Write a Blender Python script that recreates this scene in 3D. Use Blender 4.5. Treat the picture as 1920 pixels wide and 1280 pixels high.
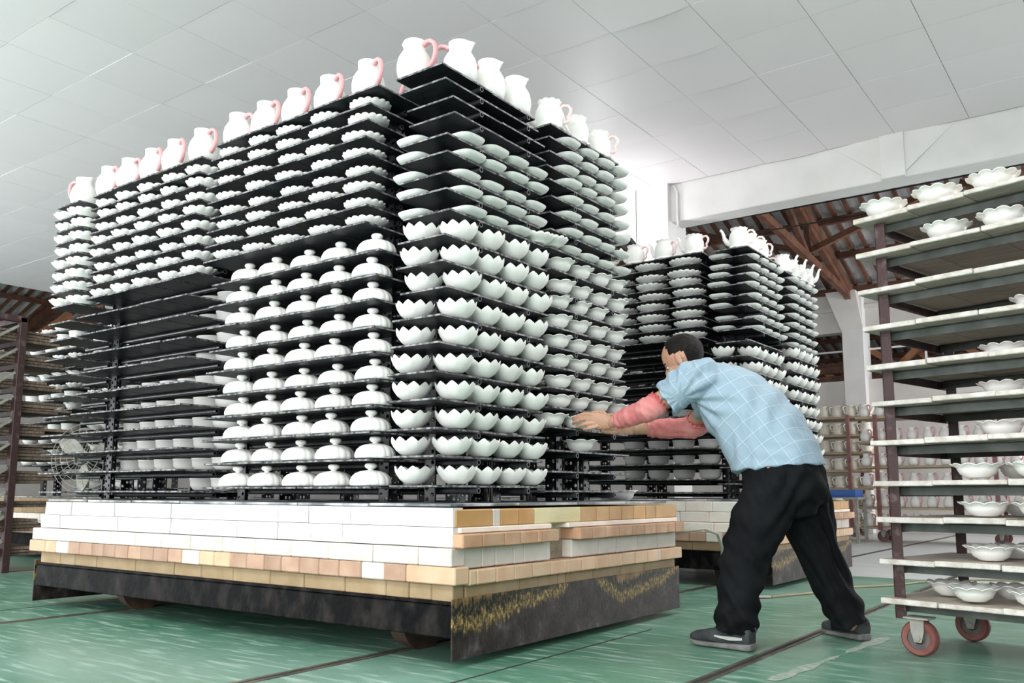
import bpy, bmesh, math, random
import numpy as np
from mathutils import Vector, Matrix

S = bpy.context.scene
for o in list(bpy.data.objects):
    bpy.data.objects.remove(o, do_unlink=True)
COL = S.collection
random.seed(7)
rng = np.random.default_rng(11)

# ------------------------------------------------------------------ camera
CAM = Vector((2.175, -2.598, 0.66))
yaw, pit, rol = math.radians(126.2), math.radians(7.7), math.radians(0.109)
fw = Vector((math.cos(pit) * math.cos(yaw), math.cos(pit) * math.sin(yaw), math.sin(pit)))
rt = Vector((math.sin(yaw), -math.cos(yaw), 0))
up = rt.cross(fw)
r1 = rt * math.cos(rol) + up * math.sin(rol)
u1 = -rt * math.sin(rol) + up * math.cos(rol)
cd = bpy.data.cameras.new('camera')
cam = bpy.data.objects.new('camera', cd)
COL.objects.link(cam)
M = Matrix((r1, u1, -fw)).transposed().to_4x4()
M.translation = CAM
cam.matrix_world = M
cd.sensor_width = 36.0
cd.lens = 1638.0 * 36.0 / 1920.0
cd.shift_y = 62.2 / 1920.0
cd.clip_start = 0.05
S.camera = cam

# ------------------------------------------------------------------ world, lights, exposure
W = bpy.data.worlds.new('world')
S.world = W
W.use_nodes = True
bgn = W.node_tree.nodes['Background']
bgn.inputs[0].default_value = (0.93, 0.97, 1.0, 1)
bgn.inputs[1].default_value = 0.28
S.view_settings.view_transform = 'Standard'
S.view_settings.look = 'None'
S.view_settings.gamma = 1.0
S.view_settings.use_curve_mapping = False
S.view_settings.exposure = 0.12


def area(name, loc, target, sx, sy, power, col=(1, 1, 1)):
    l = bpy.data.lights.new(name, 'AREA')
    l.shape = 'RECTANGLE'
    l.size, l.size_y = sx, sy
    l.energy = power
    l.color = col
    o = bpy.data.objects.new(name, l)
    COL.objects.link(o)
    o.location = loc
    o.rotation_euler = (Vector(target) - Vector(loc)).to_track_quat('-Z', 'Y').to_euler()
    return o


# ceiling battens of the hall, out of view behind and beside the camera
area('ceiling_light', (-2.6, -3.2, 3.8), (-2.2, -1.6, 0), 2.4, 0.3, 50, (1, 0.985, 0.96))
area('ceiling_light', (1.6, -3.6, 3.8), (1.0, -1.6, 0), 2.4, 0.3, 85, (1, 0.985, 0.96))
area('ceiling_light', (3.9, 0.8, 3.8), (1.6, 0.8, 0), 0.5, 4.0, 45, (1, 0.985, 0.96))
# daylight of the open shed fronts behind the camera and to the left
area('door_daylight', (2.6, -8.6, 2.2), (-0.2, 0.8, -0.6), 7.0, 2.6, 600, (0.98, 0.99, 1.0))
area('door_daylight', (-11.0, -5.5, 1.9), (-3.0, 0.5, 2.4), 6.0, 3.4, 110, (0.94, 0.97, 1.0))
# lamp and daylight of the bay behind the cars
area('ceiling_light', (1.7, 2.75, 3.8), (1.3, 2.4, 0), 2.0, 0.3, 75, (1, 0.98, 0.95))
# added fill lights, aimed up only to brighten the ceiling
area('ceiling_fill', (-6.5, -5.6, 0.15), (-5.6, -3.9, 3.9), 6.0, 2.5, 820, (0.99, 0.985, 0.98))
area('ceiling_fill', (-10.5, -2.5, 0.15), (-8.8, -1.6, 3.9), 2.5, 7.0, 480, (0.93, 0.97, 1.0))
area('bay_daylight', (6.5, 10.8, 2.4), (0.0, 9.6, 0.0), 4.0, 2.6, 520, (0.97, 0.98, 1.0))

# ------------------------------------------------------------------ materials
MATS = {}


def mat(name, col, rough=0.5, col2=None, scale=8.0, stretch=(1, 1, 1), bump=0.0, bscale=None, metal=0.0,
        rand=0.0, detail=4.0, lo=0.35, hi=0.65, spec=None, extra=None):
    if name in MATS:
        return MATS[name]
    m = bpy.data.materials.new(name)
    m.use_nodes = True
    nt = m.node_tree
    N, L = nt.nodes, nt.links
    b = N['Principled BSDF']
    b.inputs['Roughness'].default_value = rough
    b.inputs['Metallic'].default_value = metal
    if spec is not None:
        b.inputs['Specular IOR Level'].default_value = spec
    out = None
    tc = N.new('ShaderNodeTexCoord')
    mp = N.new('ShaderNodeMapping')
    mp.inputs['Scale'].default_value = stretch
    L.new(tc.outputs['Object'], mp.inputs['Vector'])
    vec = mp.outputs['Vector']
    if rand or col2:
        oi = N.new('ShaderNodeObjectInfo')
        ad = N.new('ShaderNodeVectorMath')
        ad.operation = 'ADD'
        sc = N.new('ShaderNodeVectorMath')
        sc.operation = 'SCALE'
        sc.inputs[0].default_value = (13.1, 7.7, 3.3)
        L.new(oi.outputs['Random'], sc.inputs['Scale'])
        L.new(vec, ad.inputs[0])
        L.new(sc.outputs[0], ad.inputs[1])
        vec = ad.outputs[0]
    c4 = (*col, 1)
    b.inputs['Base Color'].default_value = c4
    if col2:
        n = N.new('ShaderNodeTexNoise')
        n.inputs['Scale'].default_value = scale
        n.inputs['Detail'].default_value = detail
        L.new(vec, n.inputs['Vector'])
        r = N.new('ShaderNodeValToRGB')
        r.color_ramp.elements[0].position = lo
        r.color_ramp.elements[1].position = hi
        r.color_ramp.elements[0].color = c4
        r.color_ramp.elements[1].color = (*col2, 1)
        L.new(n.outputs['Fac'], r.inputs['Fac'])
        out = r.outputs['Color']
        L.new(out, b.inputs['Base Color'])
    if rand:
        h = N.new('ShaderNodeHueSaturation')
        h.inputs['Color'].default_value = c4
        if out:
            L.new(out, h.inputs['Color'])
        mr = N.new('ShaderNodeMapRange')
        mr.inputs['To Min'].default_value = 1 - rand
        mr.inputs['To Max'].default_value = 1 + rand
        L.new(oi.outputs['Random'], mr.inputs['Value'])
        L.new(mr.outputs[0], h.inputs['Value'])
        L.new(h.outputs['Color'], b.inputs['Base Color'])
    if bump:
        n2 = N.new('ShaderNodeTexNoise')
        n2.inputs['Scale'].default_value = bscale or scale * 3
        n2.inputs['Detail'].default_value = 5
        L.new(vec, n2.inputs['Vector'])
        bp = N.new('ShaderNodeBump')
        bp.inputs['Strength'].default_value = bump
        bp.inputs['Distance'].default_value = 0.01
        L.new(n2.outputs['Fac'], bp.inputs['Height'])
        L.new(bp.outputs['Normal'], b.inputs['Normal'])
    MATS[name] = m
    return m


WHITE = mat('bisque_white', (0.86, 0.86, 0.83), 0.42, (0.90, 0.90, 0.875), 6, rand=0.02)
PALE = mat('shaded_plate_white', (0.72, 0.745, 0.72), 0.5, (0.76, 0.78, 0.755), 8, rand=0.03)  # plate white toned greenish grey: their shade is painted into the colour
CREAM = mat('cream_clay', (0.80, 0.765, 0.68), 0.55, (0.74, 0.69, 0.59), 5, rand=0.06)
PINK = mat('pink_slip', (0.80, 0.40, 0.42), 0.45, rand=0.04)
LPINK = mat('pale_pink_slip', (0.86, 0.66, 0.64), 0.45, rand=0.04)
SLABE = mat('chipped_slab_edge', (0.03, 0.032, 0.036), 0.6, (0.30, 0.29, 0.30), 40, lo=0.42, hi=0.62)
SLAB = mat('silicon_carbide_slab', (0.010, 0.0115, 0.0145), 0.34, (0.030, 0.033, 0.040), 7, (2, 14, 2), 0.25, 30, rand=0.12, lo=0.42, hi=0.75, spec=0.35)
STEEL = mat('black_rack_steel', (0.008, 0.009, 0.011), 0.4, (0.022, 0.024, 0.028), 20, bump=0.1, spec=0.3)
PIPEM = mat('dark_tube', (0.009, 0.011, 0.013), 0.35, (0.03, 0.033, 0.036), 25, bump=0.1)
PIPEEND = mat('ground_tube_end', (0.07, 0.07, 0.078), 0.5)
B_AMBER = mat('amber_firebrick', (0.43, 0.22, 0.065), 0.55, (0.54, 0.32, 0.13), 5, rand=0.2, bump=0.15)
B_BROWN = mat('brown_firebrick', (0.42, 0.225, 0.13), 0.65, (0.56, 0.35, 0.22), 7, rand=0.18, bump=0.2)
B_GREEN = mat('pale_green_firebrick', (0.62, 0.58, 0.36), 0.5, (0.62, 0.50, 0.24), 4, (1, 1, 2), rand=0.05, bump=0.15)
B_WHITE = mat('white_insulating_brick', (0.58, 0.53, 0.475), 0.8, (0.66, 0.615, 0.565), 9, rand=0.04, bump=0.25)
B_PINKW = mat('pinkish_white_brick', (0.80, 0.70, 0.615), 0.75, (0.85, 0.80, 0.74), 8, rand=0.05, bump=0.25)
B_PEACH = mat('peach_firebrick', (0.56, 0.345, 0.215), 0.7, (0.65, 0.46, 0.31), 7, rand=0.12, bump=0.2)
B_TAN = mat('tan_firebrick', (0.37, 0.225, 0.155), 0.75, (0.46, 0.30, 0.215), 9, rand=0.14, bump=0.25)
B_YEL = mat('yellow_clay_block', (0.29, 0.20, 0.105), 0.8, (0.36, 0.265, 0.16), 8, rand=0.08, bump=0.25)
FIBRE = mat('white_ceramic_coating', (0.61, 0.61, 0.605), 0.9, (0.68, 0.68, 0.675), 5, rand=0.02, bump=0.8, bscale=14)
MORTAR = mat('pale_mortar', (0.72, 0.60, 0.49), 0.9, (0.80, 0.72, 0.64), 14, bump=0.4)
DECK = mat('deck_slab_grey', (0.10, 0.115, 0.13), 0.5, (0.55, 0.57, 0.58), 6, (1, 1, 1), 0.2, lo=0.4, hi=0.62)
IRON = mat('scorched_steel', (0.003, 0.003, 0.0035), 0.55, (0.035, 0.030, 0.029), 13, (1, 1, 0.6), 0.3, 60, lo=0.46, hi=0.8, detail=9, spec=0.06)
WOODB = mat('weathered_board', (0.36, 0.31, 0.26), 0.75, (0.50, 0.45, 0.39), 9, (1, 8, 1), 0.3, rand=0.1)
WOODE = mat('whitened_board_edge', (0.50, 0.45, 0.40), 0.8, (0.68, 0.65, 0.62), 25, bump=0.5, rand=0.06)
WOODD = mat('brown_stacked_board', (0.11, 0.075, 0.055), 0.75, (0.23, 0.175, 0.135), 8, (1, 8, 1), 0.3, rand=0.25)
REDST = mat('maroon_angle_iron', (0.045, 0.018, 0.019), 0.5, (0.17, 0.125, 0.12), 16, bump=0.3, bscale=60, lo=0.58, hi=0.8)
DKRAIL = mat('grey_green_shelf_rail', (0.05, 0.058, 0.053), 0.6, (0.10, 0.108, 0.10), 10, rand=0.1)
GALV = mat('worn_galvanised_steel', (0.26, 0.255, 0.225), 0.6, (0.38, 0.375, 0.34), 14, metal=0.2, bump=0.2)
TYRE = mat('red_rubber_tyre', (0.15, 0.042, 0.036), 0.6, (0.23, 0.09, 0.075), 9, bump=0.2)
HUB = mat('dark_caster_hub', (0.06, 0.055, 0.055), 0.5, (0.13, 0.11, 0.10), 12)
PLAST = mat('white_plaster', (0.80, 0.79, 0.775), 0.8, (0.72, 0.705, 0.69), 2.2, rand=0.02, bump=0.12)
WALLM = mat('stained_wall_plaster', (0.72, 0.69, 0.66), 0.85, (0.60, 0.57, 0.54), 1.3, bump=0.15)
TIMB = mat('reddish_roof_timber', (0.085, 0.034, 0.020), 0.7, (0.16, 0.07, 0.04), 5, (1, 1, 1), 0.3, rand=0.25)
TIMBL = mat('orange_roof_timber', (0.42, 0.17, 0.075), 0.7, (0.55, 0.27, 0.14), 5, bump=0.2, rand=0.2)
TILE = mat('grey_roof_tile', (0.48, 0.48, 0.49), 0.85, (0.66, 0.65, 0.65), 4, bump=0.2, lo=0.3, hi=0.7)
CABLE = mat('grey_cable_sheath', (0.42, 0.38, 0.32), 0.6)


def ceiling_mat():
    m = mat('painted_metal_panel', (0.905, 0.85, 0.88), 0.46, (0.915, 0.865, 0.89), 1.5, rand=0.015)
    return m


CEILM = ceiling_mat()


# ------------------------------------------------------------------ mesh helpers
class MB:
    def __init__(self):
        self.v, self.f, self.mi = [], [], []
        self.cur = 0

    def add(self, vs, fs):
        o = len(self.v)
        self.v += [tuple(map(float, p)) for p in vs]
        self.f += [tuple(i + o for i in f) for f in fs]
        self.mi += [self.cur] * len(fs)
        return self

    def box(self, x0, x1, y0, y1, z0, z1, c=0.0, M=None):
        if c <= 0:
            vs = [(x0, y0, z0), (x1, y0, z0), (x1, y1, z0), (x0, y1, z0), (x0, y0, z1), (x1, y0, z1), (x1, y1, z1), (x0, y1, z1)]
            fs = [(0, 3, 2, 1), (4, 5, 6, 7), (0, 1, 5, 4), (1, 2, 6, 5), (2, 3, 7, 6), (3, 0, 4, 7)]
        else:
            vs, P = [], (x0, x1, y0, y1, z0, z1)
            for i in range(8):
                s3 = (i & 1, (i >> 1) & 1, (i >> 2) & 1)
                for ax in range(3):
                    p = []
                    for d in range(3):
                        q = P[d * 2 + s3[d]]
                        if d != ax:
                            q += c if s3[d] == 0 else -c
                        p.append(q)
                    vs.append(tuple(p))
            I = lambda sx, sy, sz, ax: (sx + 2 * sy + 4 * sz) * 3 + ax
            fs = [(I(0, 0, 0, 0), I(0, 0, 1, 0), I(0, 1, 1, 0), I(0, 1, 0, 0)), (I(1, 0, 0, 0), I(1, 1, 0, 0), I(1, 1, 1, 0), I(1, 0, 1, 0)),
                  (I(0, 0, 0, 1), I(1, 0, 0, 1), I(1, 0, 1, 1), I(0, 0, 1, 1)), (I(0, 1, 0, 1), I(0, 1, 1, 1), I(1, 1, 1, 1), I(1, 1, 0, 1)),
                  (I(0, 0, 0, 2), I(0, 1, 0, 2), I(1, 1, 0, 2), I(1, 0, 0, 2)), (I(0, 0, 1, 2), I(1, 0, 1, 2), I(1, 1, 1, 2), I(0, 1, 1, 2))]
            for a_ in (0, 1):
                for b_ in (0, 1):
                    q = [(I(0, a_, b_, 1), I(1, a_, b_, 1), I(1, a_, b_, 2), I(0, a_, b_, 2)),
                         (I(a_, 0, b_, 2), I(a_, 1, b_, 2), I(a_, 1, b_, 0), I(a_, 0, b_, 0)),
                         (I(a_, b_, 0, 0), I(a_, b_, 1, 0), I(a_, b_, 1, 1), I(a_, b_, 0, 1))]
                    fs += [f if (a_ ^ b_) else f[::-1] for f in q]
            for i in range(8):
                t = (i * 3, i * 3 + 1, i * 3 + 2)
                par = ((i & 1) + ((i >> 1) & 1) + ((i >> 2) & 1)) & 1
                fs.append(t if par else t[::-1])
        if M is not None:
            vs = [tuple(M @ Vector(p)) for p in vs]
        return self.add(vs, fs)

    def tube(self, pts, r, n=8, cap=True, closed=False):
        pts = [Vector(p) for p in pts]
        k = len(pts)
        rs = r if isinstance(r, (list, tuple)) else [r] * k
        vs, fs = [], []
        prev = None
        for i, p in enumerate(pts):
            if closed:
                t = (pts[(i + 1) % k] - pts[i - 1]).normalized()
            else:
                t = (pts[min(i + 1, k - 1)] - pts[max(i - 1, 0)]).normalized()
            if prev is None:
                a = t.orthogonal().normalized()
            else:
                a = (prev - t * prev.dot(t)).normalized()
            prev = a
            b = t.cross(a)
            for j in range(n):
                th = 2 * math.pi * j / n
                q = p + (a * math.cos(th) + b * math.sin(th)) * rs[i]
                vs.append(tuple(q))
        rr = k if closed else k - 1
        for i in range(rr):
            i2 = (i + 1) % k
            for j in range(n):
                j2 = (j + 1) % n
                fs.append((i * n + j, i * n + j2, i2 * n + j2, i2 * n + j))
        if cap and not closed:
            fs.append(tuple(range(n - 1, -1, -1)))
            fs.append(tuple(range((k - 1) * n, k * n)))
        return self.add(vs, fs)

    def bar(self, p0, p1, w, h):
        p0, p1 = Vector(p0), Vector(p1)
        t = (p1 - p0).normalized()
        a = t.cross(Vector((0, 0, 1)))
        if a.length < 1e-3:
            a = Vector((1, 0, 0))
        a.normalize()
        b = a.cross(t)
        vs = []
        for p in (p0, p1):
            for sa, sb in ((-1, -1), (1, -1), (1, 1), (-1, 1)):
                vs.append(tuple(p + a * sa * w / 2 + b * sb * h / 2))
        return self.add(vs, [(0, 1, 2, 3), (7, 6, 5, 4), (0, 4, 5, 1), (1, 5, 6, 2), (2, 6, 7, 3), (3, 7, 4, 0)])

    def lathe(self, prof, n=24, mod=None, cx=0, cy=0, capb=True, capt=False):
        """prof: (r, z); mod(th, k, r, z)->(r, z)"""
        vs, fs = [], []
        for k, (r, z) in enumerate(prof):
            for j in range(n):
                th = 2 * math.pi * j / n
                rr, zz = (r, z) if mod is None else mod(th, k, r, z)
                vs.append((cx + rr * math.cos(th), cy + rr * math.sin(th), zz))
        for k in range(len(prof) - 1):
            for j in range(n):
                j2 = (j + 1) % n
                fs.append((k * n + j, k * n + j2, (k + 1) * n + j2, (k + 1) * n + j))
        if capb:
            fs.append(tuple(range(n - 1, -1, -1)))
        if capt:
            fs.append(tuple(range((len(prof) - 1) * n, len(prof) * n)))
        return self.add(vs, fs)

    def mesh(self, name, mats, smooth=False):
        me = bpy.data.meshes.new(name)
        me.from_pydata(self.v, [], self.f)
        for m in (mats if isinstance(mats, (list, tuple)) else [mats]):
            me.materials.append(m)
        if any(self.mi):
            me.polygons.foreach_set('material_index', self.mi)
        if smooth:
            me.polygons.foreach_set('use_smooth', [True] * len(me.polygons))
        me.update()
        return me


def smooth_by_angle(me, deg=35):
    me.polygons.foreach_set('use_smooth', [True] * len(me.polygons))
    bm = bmesh.new()
    bm.from_mesh(me)
    bmesh.ops.recalc_face_normals(bm, faces=bm.faces)
    lim = math.radians(deg)
    for e in bm.edges:
        if len(e.link_faces) == 2 and e.calc_face_angle(0) > lim:
            e.smooth = False
    bm.to_mesh(me)
    bm.free()
    return me


def link(name, me, parent=None, loc=(0, 0, 0), rot=(0, 0, 0), scale=(1, 1, 1)):
    o = bpy.data.objects.new(name, me)
    COL.objects.link(o)
    o.location = loc
    o.rotation_euler = rot
    o.scale = scale
    if parent is not None:
        o.parent = parent
    return o


def tag(o, label, cat, group=None):
    o['label'] = label
    o['category'] = cat
    if group:
        o['group'] = group
    return o


def thing(name, label, cat, loc=(0, 0, 0), rotz=0.0, group=None):
    o = bpy.data.objects.new(name, None)
    o.empty_display_size = 0.05
    COL.objects.link(o)
    o.location = loc
    o.rotation_euler = (0, 0, rotz)
    return tag(o, label, cat, group)


def struct(name, me, parent=None, **k):
    o = link(name, me, parent, **k)
    o['kind'] = 'structure'
    return o


ORD = ['first', 'second', 'third', 'fourth', 'fifth', 'sixth', 'seventh', 'eighth', 'ninth', 'tenth', 'eleventh', 'twelfth',
       'thirteenth', 'fourteenth', 'fifteenth', 'sixteenth', 'seventeenth', 'eighteenth', 'nineteenth', 'twentieth', 'twenty-first', 'twenty-second']

# ================================================================== floor
def floor_mat():
    m = bpy.data.materials.new('worn_green_floor_paint')
    m.use_nodes = True
    nt = m.node_tree
    N, L = nt.nodes, nt.links
    b = N['Principled BSDF']
    tc = N.new('ShaderNodeTexCoord')

    def noise(scale, stretch, detail=6, rough=0.6):
        mp = N.new('ShaderNodeMapping')
        mp.inputs['Scale'].default_value = stretch
        mp.inputs['Rotation'].default_value = (0, 0, 0.5)
        L.new(tc.outputs['Object'], mp.inputs['Vector'])
        n = N.new('ShaderNodeTexNoise')
        n.inputs['Scale'].default_value = scale
        n.inputs['Detail'].default_value = detail
        n.inputs['Roughness'].default_value = rough
        L.new(mp.outputs[0], n.inputs['Vector'])
        return n.outputs['Fac']

    def ramp(fac, a, c):
        r = N.new('ShaderNodeValToRGB')
        r.color_ramp.elements[0].position = a
        r.color_ramp.elements[1].position = c
        L.new(fac, r.inputs['Fac'])
        return r

    r1_ = ramp(noise(0.9, (1, 1, 1)), 0.35, 0.68)
    r1_.color_ramp.elements[0].color = (0.070, 0.215, 0.135, 1)
    r1_.color_ramp.elements[1].color = (0.185, 0.36, 0.275, 1)
    st = ramp(noise(5.0, (0.7, 5, 1)), 0.52, 0.72)
    mx = N.new('ShaderNodeMix')
    mx.data_type = 'RGBA'
    L.new(st.outputs['Color'], mx.inputs['Factor'])
    L.new(r1_.outputs['Color'], mx.inputs[6])
    mx.inputs[7].default_value = (0.39, 0.52, 0.455, 1)
    sp = ramp(noise(34.0, (1, 2.6, 1), 10, 0.8), 0.58, 0.70)
    mx2 = N.new('ShaderNodeMix')
    mx2.data_type = 'RGBA'
    mxf = N.new('ShaderNodeMath')
    mxf.operation = 'MULTIPLY'
    mxf.inputs[1].default_value = 0.55
    L.new(sp.outputs['Color'], mxf.inputs[0])
    L.new(mxf.outputs[0], mx2.inputs['Factor'])
    L.new(mx.outputs[2], mx2.inputs[6])
    mx2.inputs[7].default_value = (0.58, 0.58, 0.53, 1)
    # broad dusty patches
    du = ramp(noise(0.35, (1, 1, 1), 3), 0.45, 0.75)
    mx3 = N.new('ShaderNodeMix')
    mx3.data_type = 'RGBA'
    dm = N.new('ShaderNodeMath')
    dm.operation = 'MULTIPLY'
    dm.inputs[1].default_value = 0.45
    L.new(du.outputs['Color'], dm.inputs[0])
    L.new(dm.outputs[0], mx3.inputs['Factor'])
    L.new(mx2.outputs[2], mx3.inputs[6])
    mx3.inputs[7].default_value = (0.42, 0.555, 0.53, 1)
    L.new(mx3.outputs[2], b.inputs['Base Color'])
    rr = N.new('ShaderNodeMapRange')
    rr.inputs['To Min'].default_value = 0.30
    rr.inputs['To Max'].default_value = 0.6
    L.new(st.outputs['Color'], rr.inputs['Value'])
    L.new(rr.outputs[0], b.inputs['Roughness'])
    return m


FLOORM = floor_mat()
PALEFL = mat('pale_rear_floor', (0.66, 0.70, 0.70), 0.4, (0.74, 0.77, 0.77), 2.5, (1, 3, 1), 0.1)  # paler tone for the whole floor slab at the rear
fl = struct('floor', MB().box(-20, 9, -10, 4.85, -0.2, 0).mesh('floor', FLOORM))
struct('floor', MB().box(-20, 9, 4.85, 21, -0.2, 0.0).mesh('floor_rear', PALEFL))
GROOVE = mat('dark_floor_joint', (0.02, 0.025, 0.022), 0.9)
RAILM = mat('worn_rail_steel', (0.10, 0.085, 0.07), 0.4, (0.22, 0.19, 0.16), 10, metal=0.5, bump=0.2)


def rail(x, y0, y1, w):
    o = struct('rail', MB().box(x - w * 0.55, x - w * 0.22, y0, y1, -0.05, 0.004, 0.0015).box(x + w * 0.22, x + w * 0.55, y0, y1, -0.05, 0.004, 0.0015).mesh('rail', RAILM))
    link('rail_groove', MB().box(x - w * 0.22, x + w * 0.22, y0, y1, -0.04, 0.0012).mesh('rail_groove', GROOVE), o)


for x in (-2.60, -0.455, 0.82, 2.97, -5.606, -7.76):
    rail(x, -9.9, 20.9, 0.05)
for k, (x, y0, y1) in enumerate(((0.131, -0.4, 1.35), (-3.12, -3, 3))):
    jm = MB().box(x - 0.006, x + 0.006, y0, y1, 0.0, 0.0008)
    struct('floor_joint', jm.mesh('floor_joint', GROOVE), fl)

# pale cement patch worn through the paint beside the right-hand rail
pts = []
for t in np.linspace(0, 1, 22):
    c = Vector((1.02 + 0.10 * t, 0.55 + 1.25 * t, 0))
    w = 0.022 + 0.012 * math.sin(9 * t) + 0.009 * math.sin(31 * t) + random.uniform(-0.006, 0.006)
    pts.append((c, w))
vs = [(c.x - w, c.y, 0.0012) for c, w in pts] + [(c.x + w * 0.8, c.y, 0.0012) for c, w in pts]
n_ = len(pts)
link('cement_patch', MB().add(vs, [(i, n_ + i, n_ + i + 1, i + 1) for i in range(n_ - 1)]).mesh('cement_patch', mat('cement_patch', (0.42, 0.43, 0.37), 0.8, (0.24, 0.35, 0.28), 30, lo=0.42, hi=0.58)), fl)

# ================================================================== ceiling
HC = 3.9
PX, PY = 0.605, 0.614
ceil_ = struct('ceiling', MB().box(-12.2, 6.0, -9.5, 5.6, HC + 0.03, HC + 0.12).mesh('ceiling_backing', mat('ceiling_backing', (0.45, 0.45, 0.44), 0.8)))


def panel_mesh(kind):
    n = 10
    vs, fs = [], []
    g = 0.0022
    for j in range(n + 1):
        for i in range(n + 1):
            u, v = i / n, j / n
            x = g + u * (PX - 2 * g)
            y = g + v * (PY - 2 * g)
            z = 0.0
            s = math.sin(math.pi * u)
            if kind == 1:
                z = -0.012 * s ** 0.7 * (v ** 2) * (1 - 0.15 * math.sin(7 * u)) + 0.004 * s * math.sin(3 * v)
            elif kind == 2:
                z = -0.005 * s * (v ** 3) - 0.002 * s * math.sin(math.pi * v)
            else:
                z = -0.0022 * s * math.sin(math.pi * v)
            vs.append((x, y, z))
    for j in range(n):
        for i in range(n):
            a = j * (n + 1) + i
            fs.append((a, a + n + 1, a + n + 2, a + 1))
    # folded rim
    rim = [(i, 0) for i in range(n)] + [(n, j) for j in range(n)] + [(n - i, n) for i in range(n)] + [(0, n - j) for j in range(n)]
    o = len(vs)
    for i, j in rim:
        p = vs[j * (n + 1) + i]
        vs.append((p[0], p[1], 0.03))
    m = len(rim)
    for k in range(m):
        i, j = rim[k]
        i2, j2 = rim[(k + 1) % m]
        fs.append((j * (n + 1) + i, j2 * (n + 1) + i2, o + (k + 1) % m, o + k))
    return smooth_by_angle(MB().add(vs, fs).mesh('ceiling_panel', CEILM), 40)


PM = [panel_mesh(k) for k in range(3)]
X0, Y0 = -0.10, 0.06
for i in range(-20, 4):
    for j in range(-1, 9):
        x, y = X0 + i * PX, Y0 + j * PY
        k = 0
        if i in (-1, -2) and j >= 1:
            k = 1 if i == -1 else 2
        elif random.random() < 0.05:
            k = 2
        link('ceiling_panel', PM[k], ceil_, (x, y, HC + random.uniform(-0.002, 0.002)))
rest = MB()
xa, xb = X0 - 20 * PX, X0 + 4 * PX
ya = Y0 - PY
for i in range(-20, 10):
    for j in range(-15, 9):
        x, y = X0 + i * PX, Y0 + j * PY
        if i < 4 and j >= -1:
            continue
        rest.box(x + 0.002, x + PX - 0.002, y + 0.002, y + PY - 0.002, HC, HC + 0.03)
ro = link('ceiling_panel_field', rest.mesh('ceiling_panel_field', CEILM), ceil_)
ro['kind'] = 'stuff'
# small round smoke detectors
for (x, y) in ((-2.53, 2.33), (-0.70, 0.72)):
    d = link('smoke_detector', smooth_by_angle(MB().lathe([(0.0, -0.035), (0.02, -0.02), (0.03, -0.012), (0.034, 0.0)], 16, capb=False).mesh('smoke_detector', GALV)), None, (x, y, HC - 0.003))
    tag(d, 'small grey ceiling detector above the wide pitcher stack' if x < -1 else 'tiny dark ceiling fitting above the corner stack', 'detector', 'ceiling detectors')

# ================================================================== beam, column
BZ = 3.49
bm_ = struct('ceiling_beam', MB().box(-13, 6.5, 5.6, 5.86, BZ, HC + 0.35, 0.008).mesh('ceiling_beam', PLAST))
link('beam_stub', MB().box(0.37, 0.58, 5.545, 5.61, BZ + 0.002, HC, 0.004).mesh('beam_stub', PLAST), bm_)
for sx in (-1, 1):
    xe = 0.37 if sx < 0 else 0.58
    h = MB()
    y0, y1 = 5.568, 5.61
    vs = [(xe, y0, HC), (xe + sx * 0.42, y0 + 0.03, HC), (xe, y0, BZ + 0.05), (xe, y1, HC), (xe + sx * 0.42, y1, HC), (xe, y1, BZ + 0.05)]
    h.add(vs, [(0, 1, 2), (3, 5, 4), (0, 3, 4, 1), (1, 4, 5, 2), (2, 5, 3, 0)])
    link('beam_haunch', h.mesh('beam_haunch', PLAST), bm_)
colm = struct('column', MB().box(-2.12, -1.74, 5.52, 5.95, 0, HC + 0.3, 0.003).mesh('column', PLAST))
h = MB()
vs = [(-2.11, 5.52, HC), (-2.56, 5.52, HC), (-2.46, 5.52, 3.75), (-2.11, 5.52, 3.30), (-2.12, 5.66, HC), (-2.56, 5.66, HC), (-2.46, 5.66, 3.75), (-2.12, 5.66, 3.30)]
h.add(vs, [(0, 1, 2, 3), (7, 6, 5, 4), (1, 5, 6, 2), (2, 6, 7, 3), (0, 4, 5, 1)])
link('haunch', h.mesh('haunch', PLAST), colm)
h = MB().tube([(-1.70, 5.58, HC - 0.02), (-1.66, 5.58, HC - 0.10), (-1.66, 5.58, 3.42)], 0.014, 8)
link('conduit', h.mesh('conduit', PLAST, True), colm)

# flood lamp on an arm from the column, turned up at the ceiling
FL = thing('flood_lamp', 'flood lamp on an arm of the white column, turned to the ceiling', 'lamp', (-2.40, 5.12, 2.70))
link('arm', MB().bar((0.28, 0.42, 0.0), (0.0, 0.02, 0.0), 0.04, 0.04).mesh('arm', GALV), FL)
link('housing', MB().box(-0.13, 0.13, -0.09, 0.09, 0.0, 0.07, 0.008).mesh('housing', STEEL), FL)
lm_ = bpy.data.materials.new('lit_lamp_glass')
lm_.use_nodes = True
lm_.node_tree.nodes['Principled BSDF'].inputs['Emission Color'].default_value = (1, 1, 1, 1)
lm_.node_tree.nodes['Principled BSDF'].inputs['Emission Strength'].default_value = 6
link('glass', MB().box(-0.115, 0.115, -0.075, 0.075, 0.07, 0.076).mesh('glass', lm_), FL)
area('flood_lamp_light', (-2.40, 5.12, 2.80), (-1.75, 4.95, 3.9), 0.22, 0.14, 15, (1, 1, 1))

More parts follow.
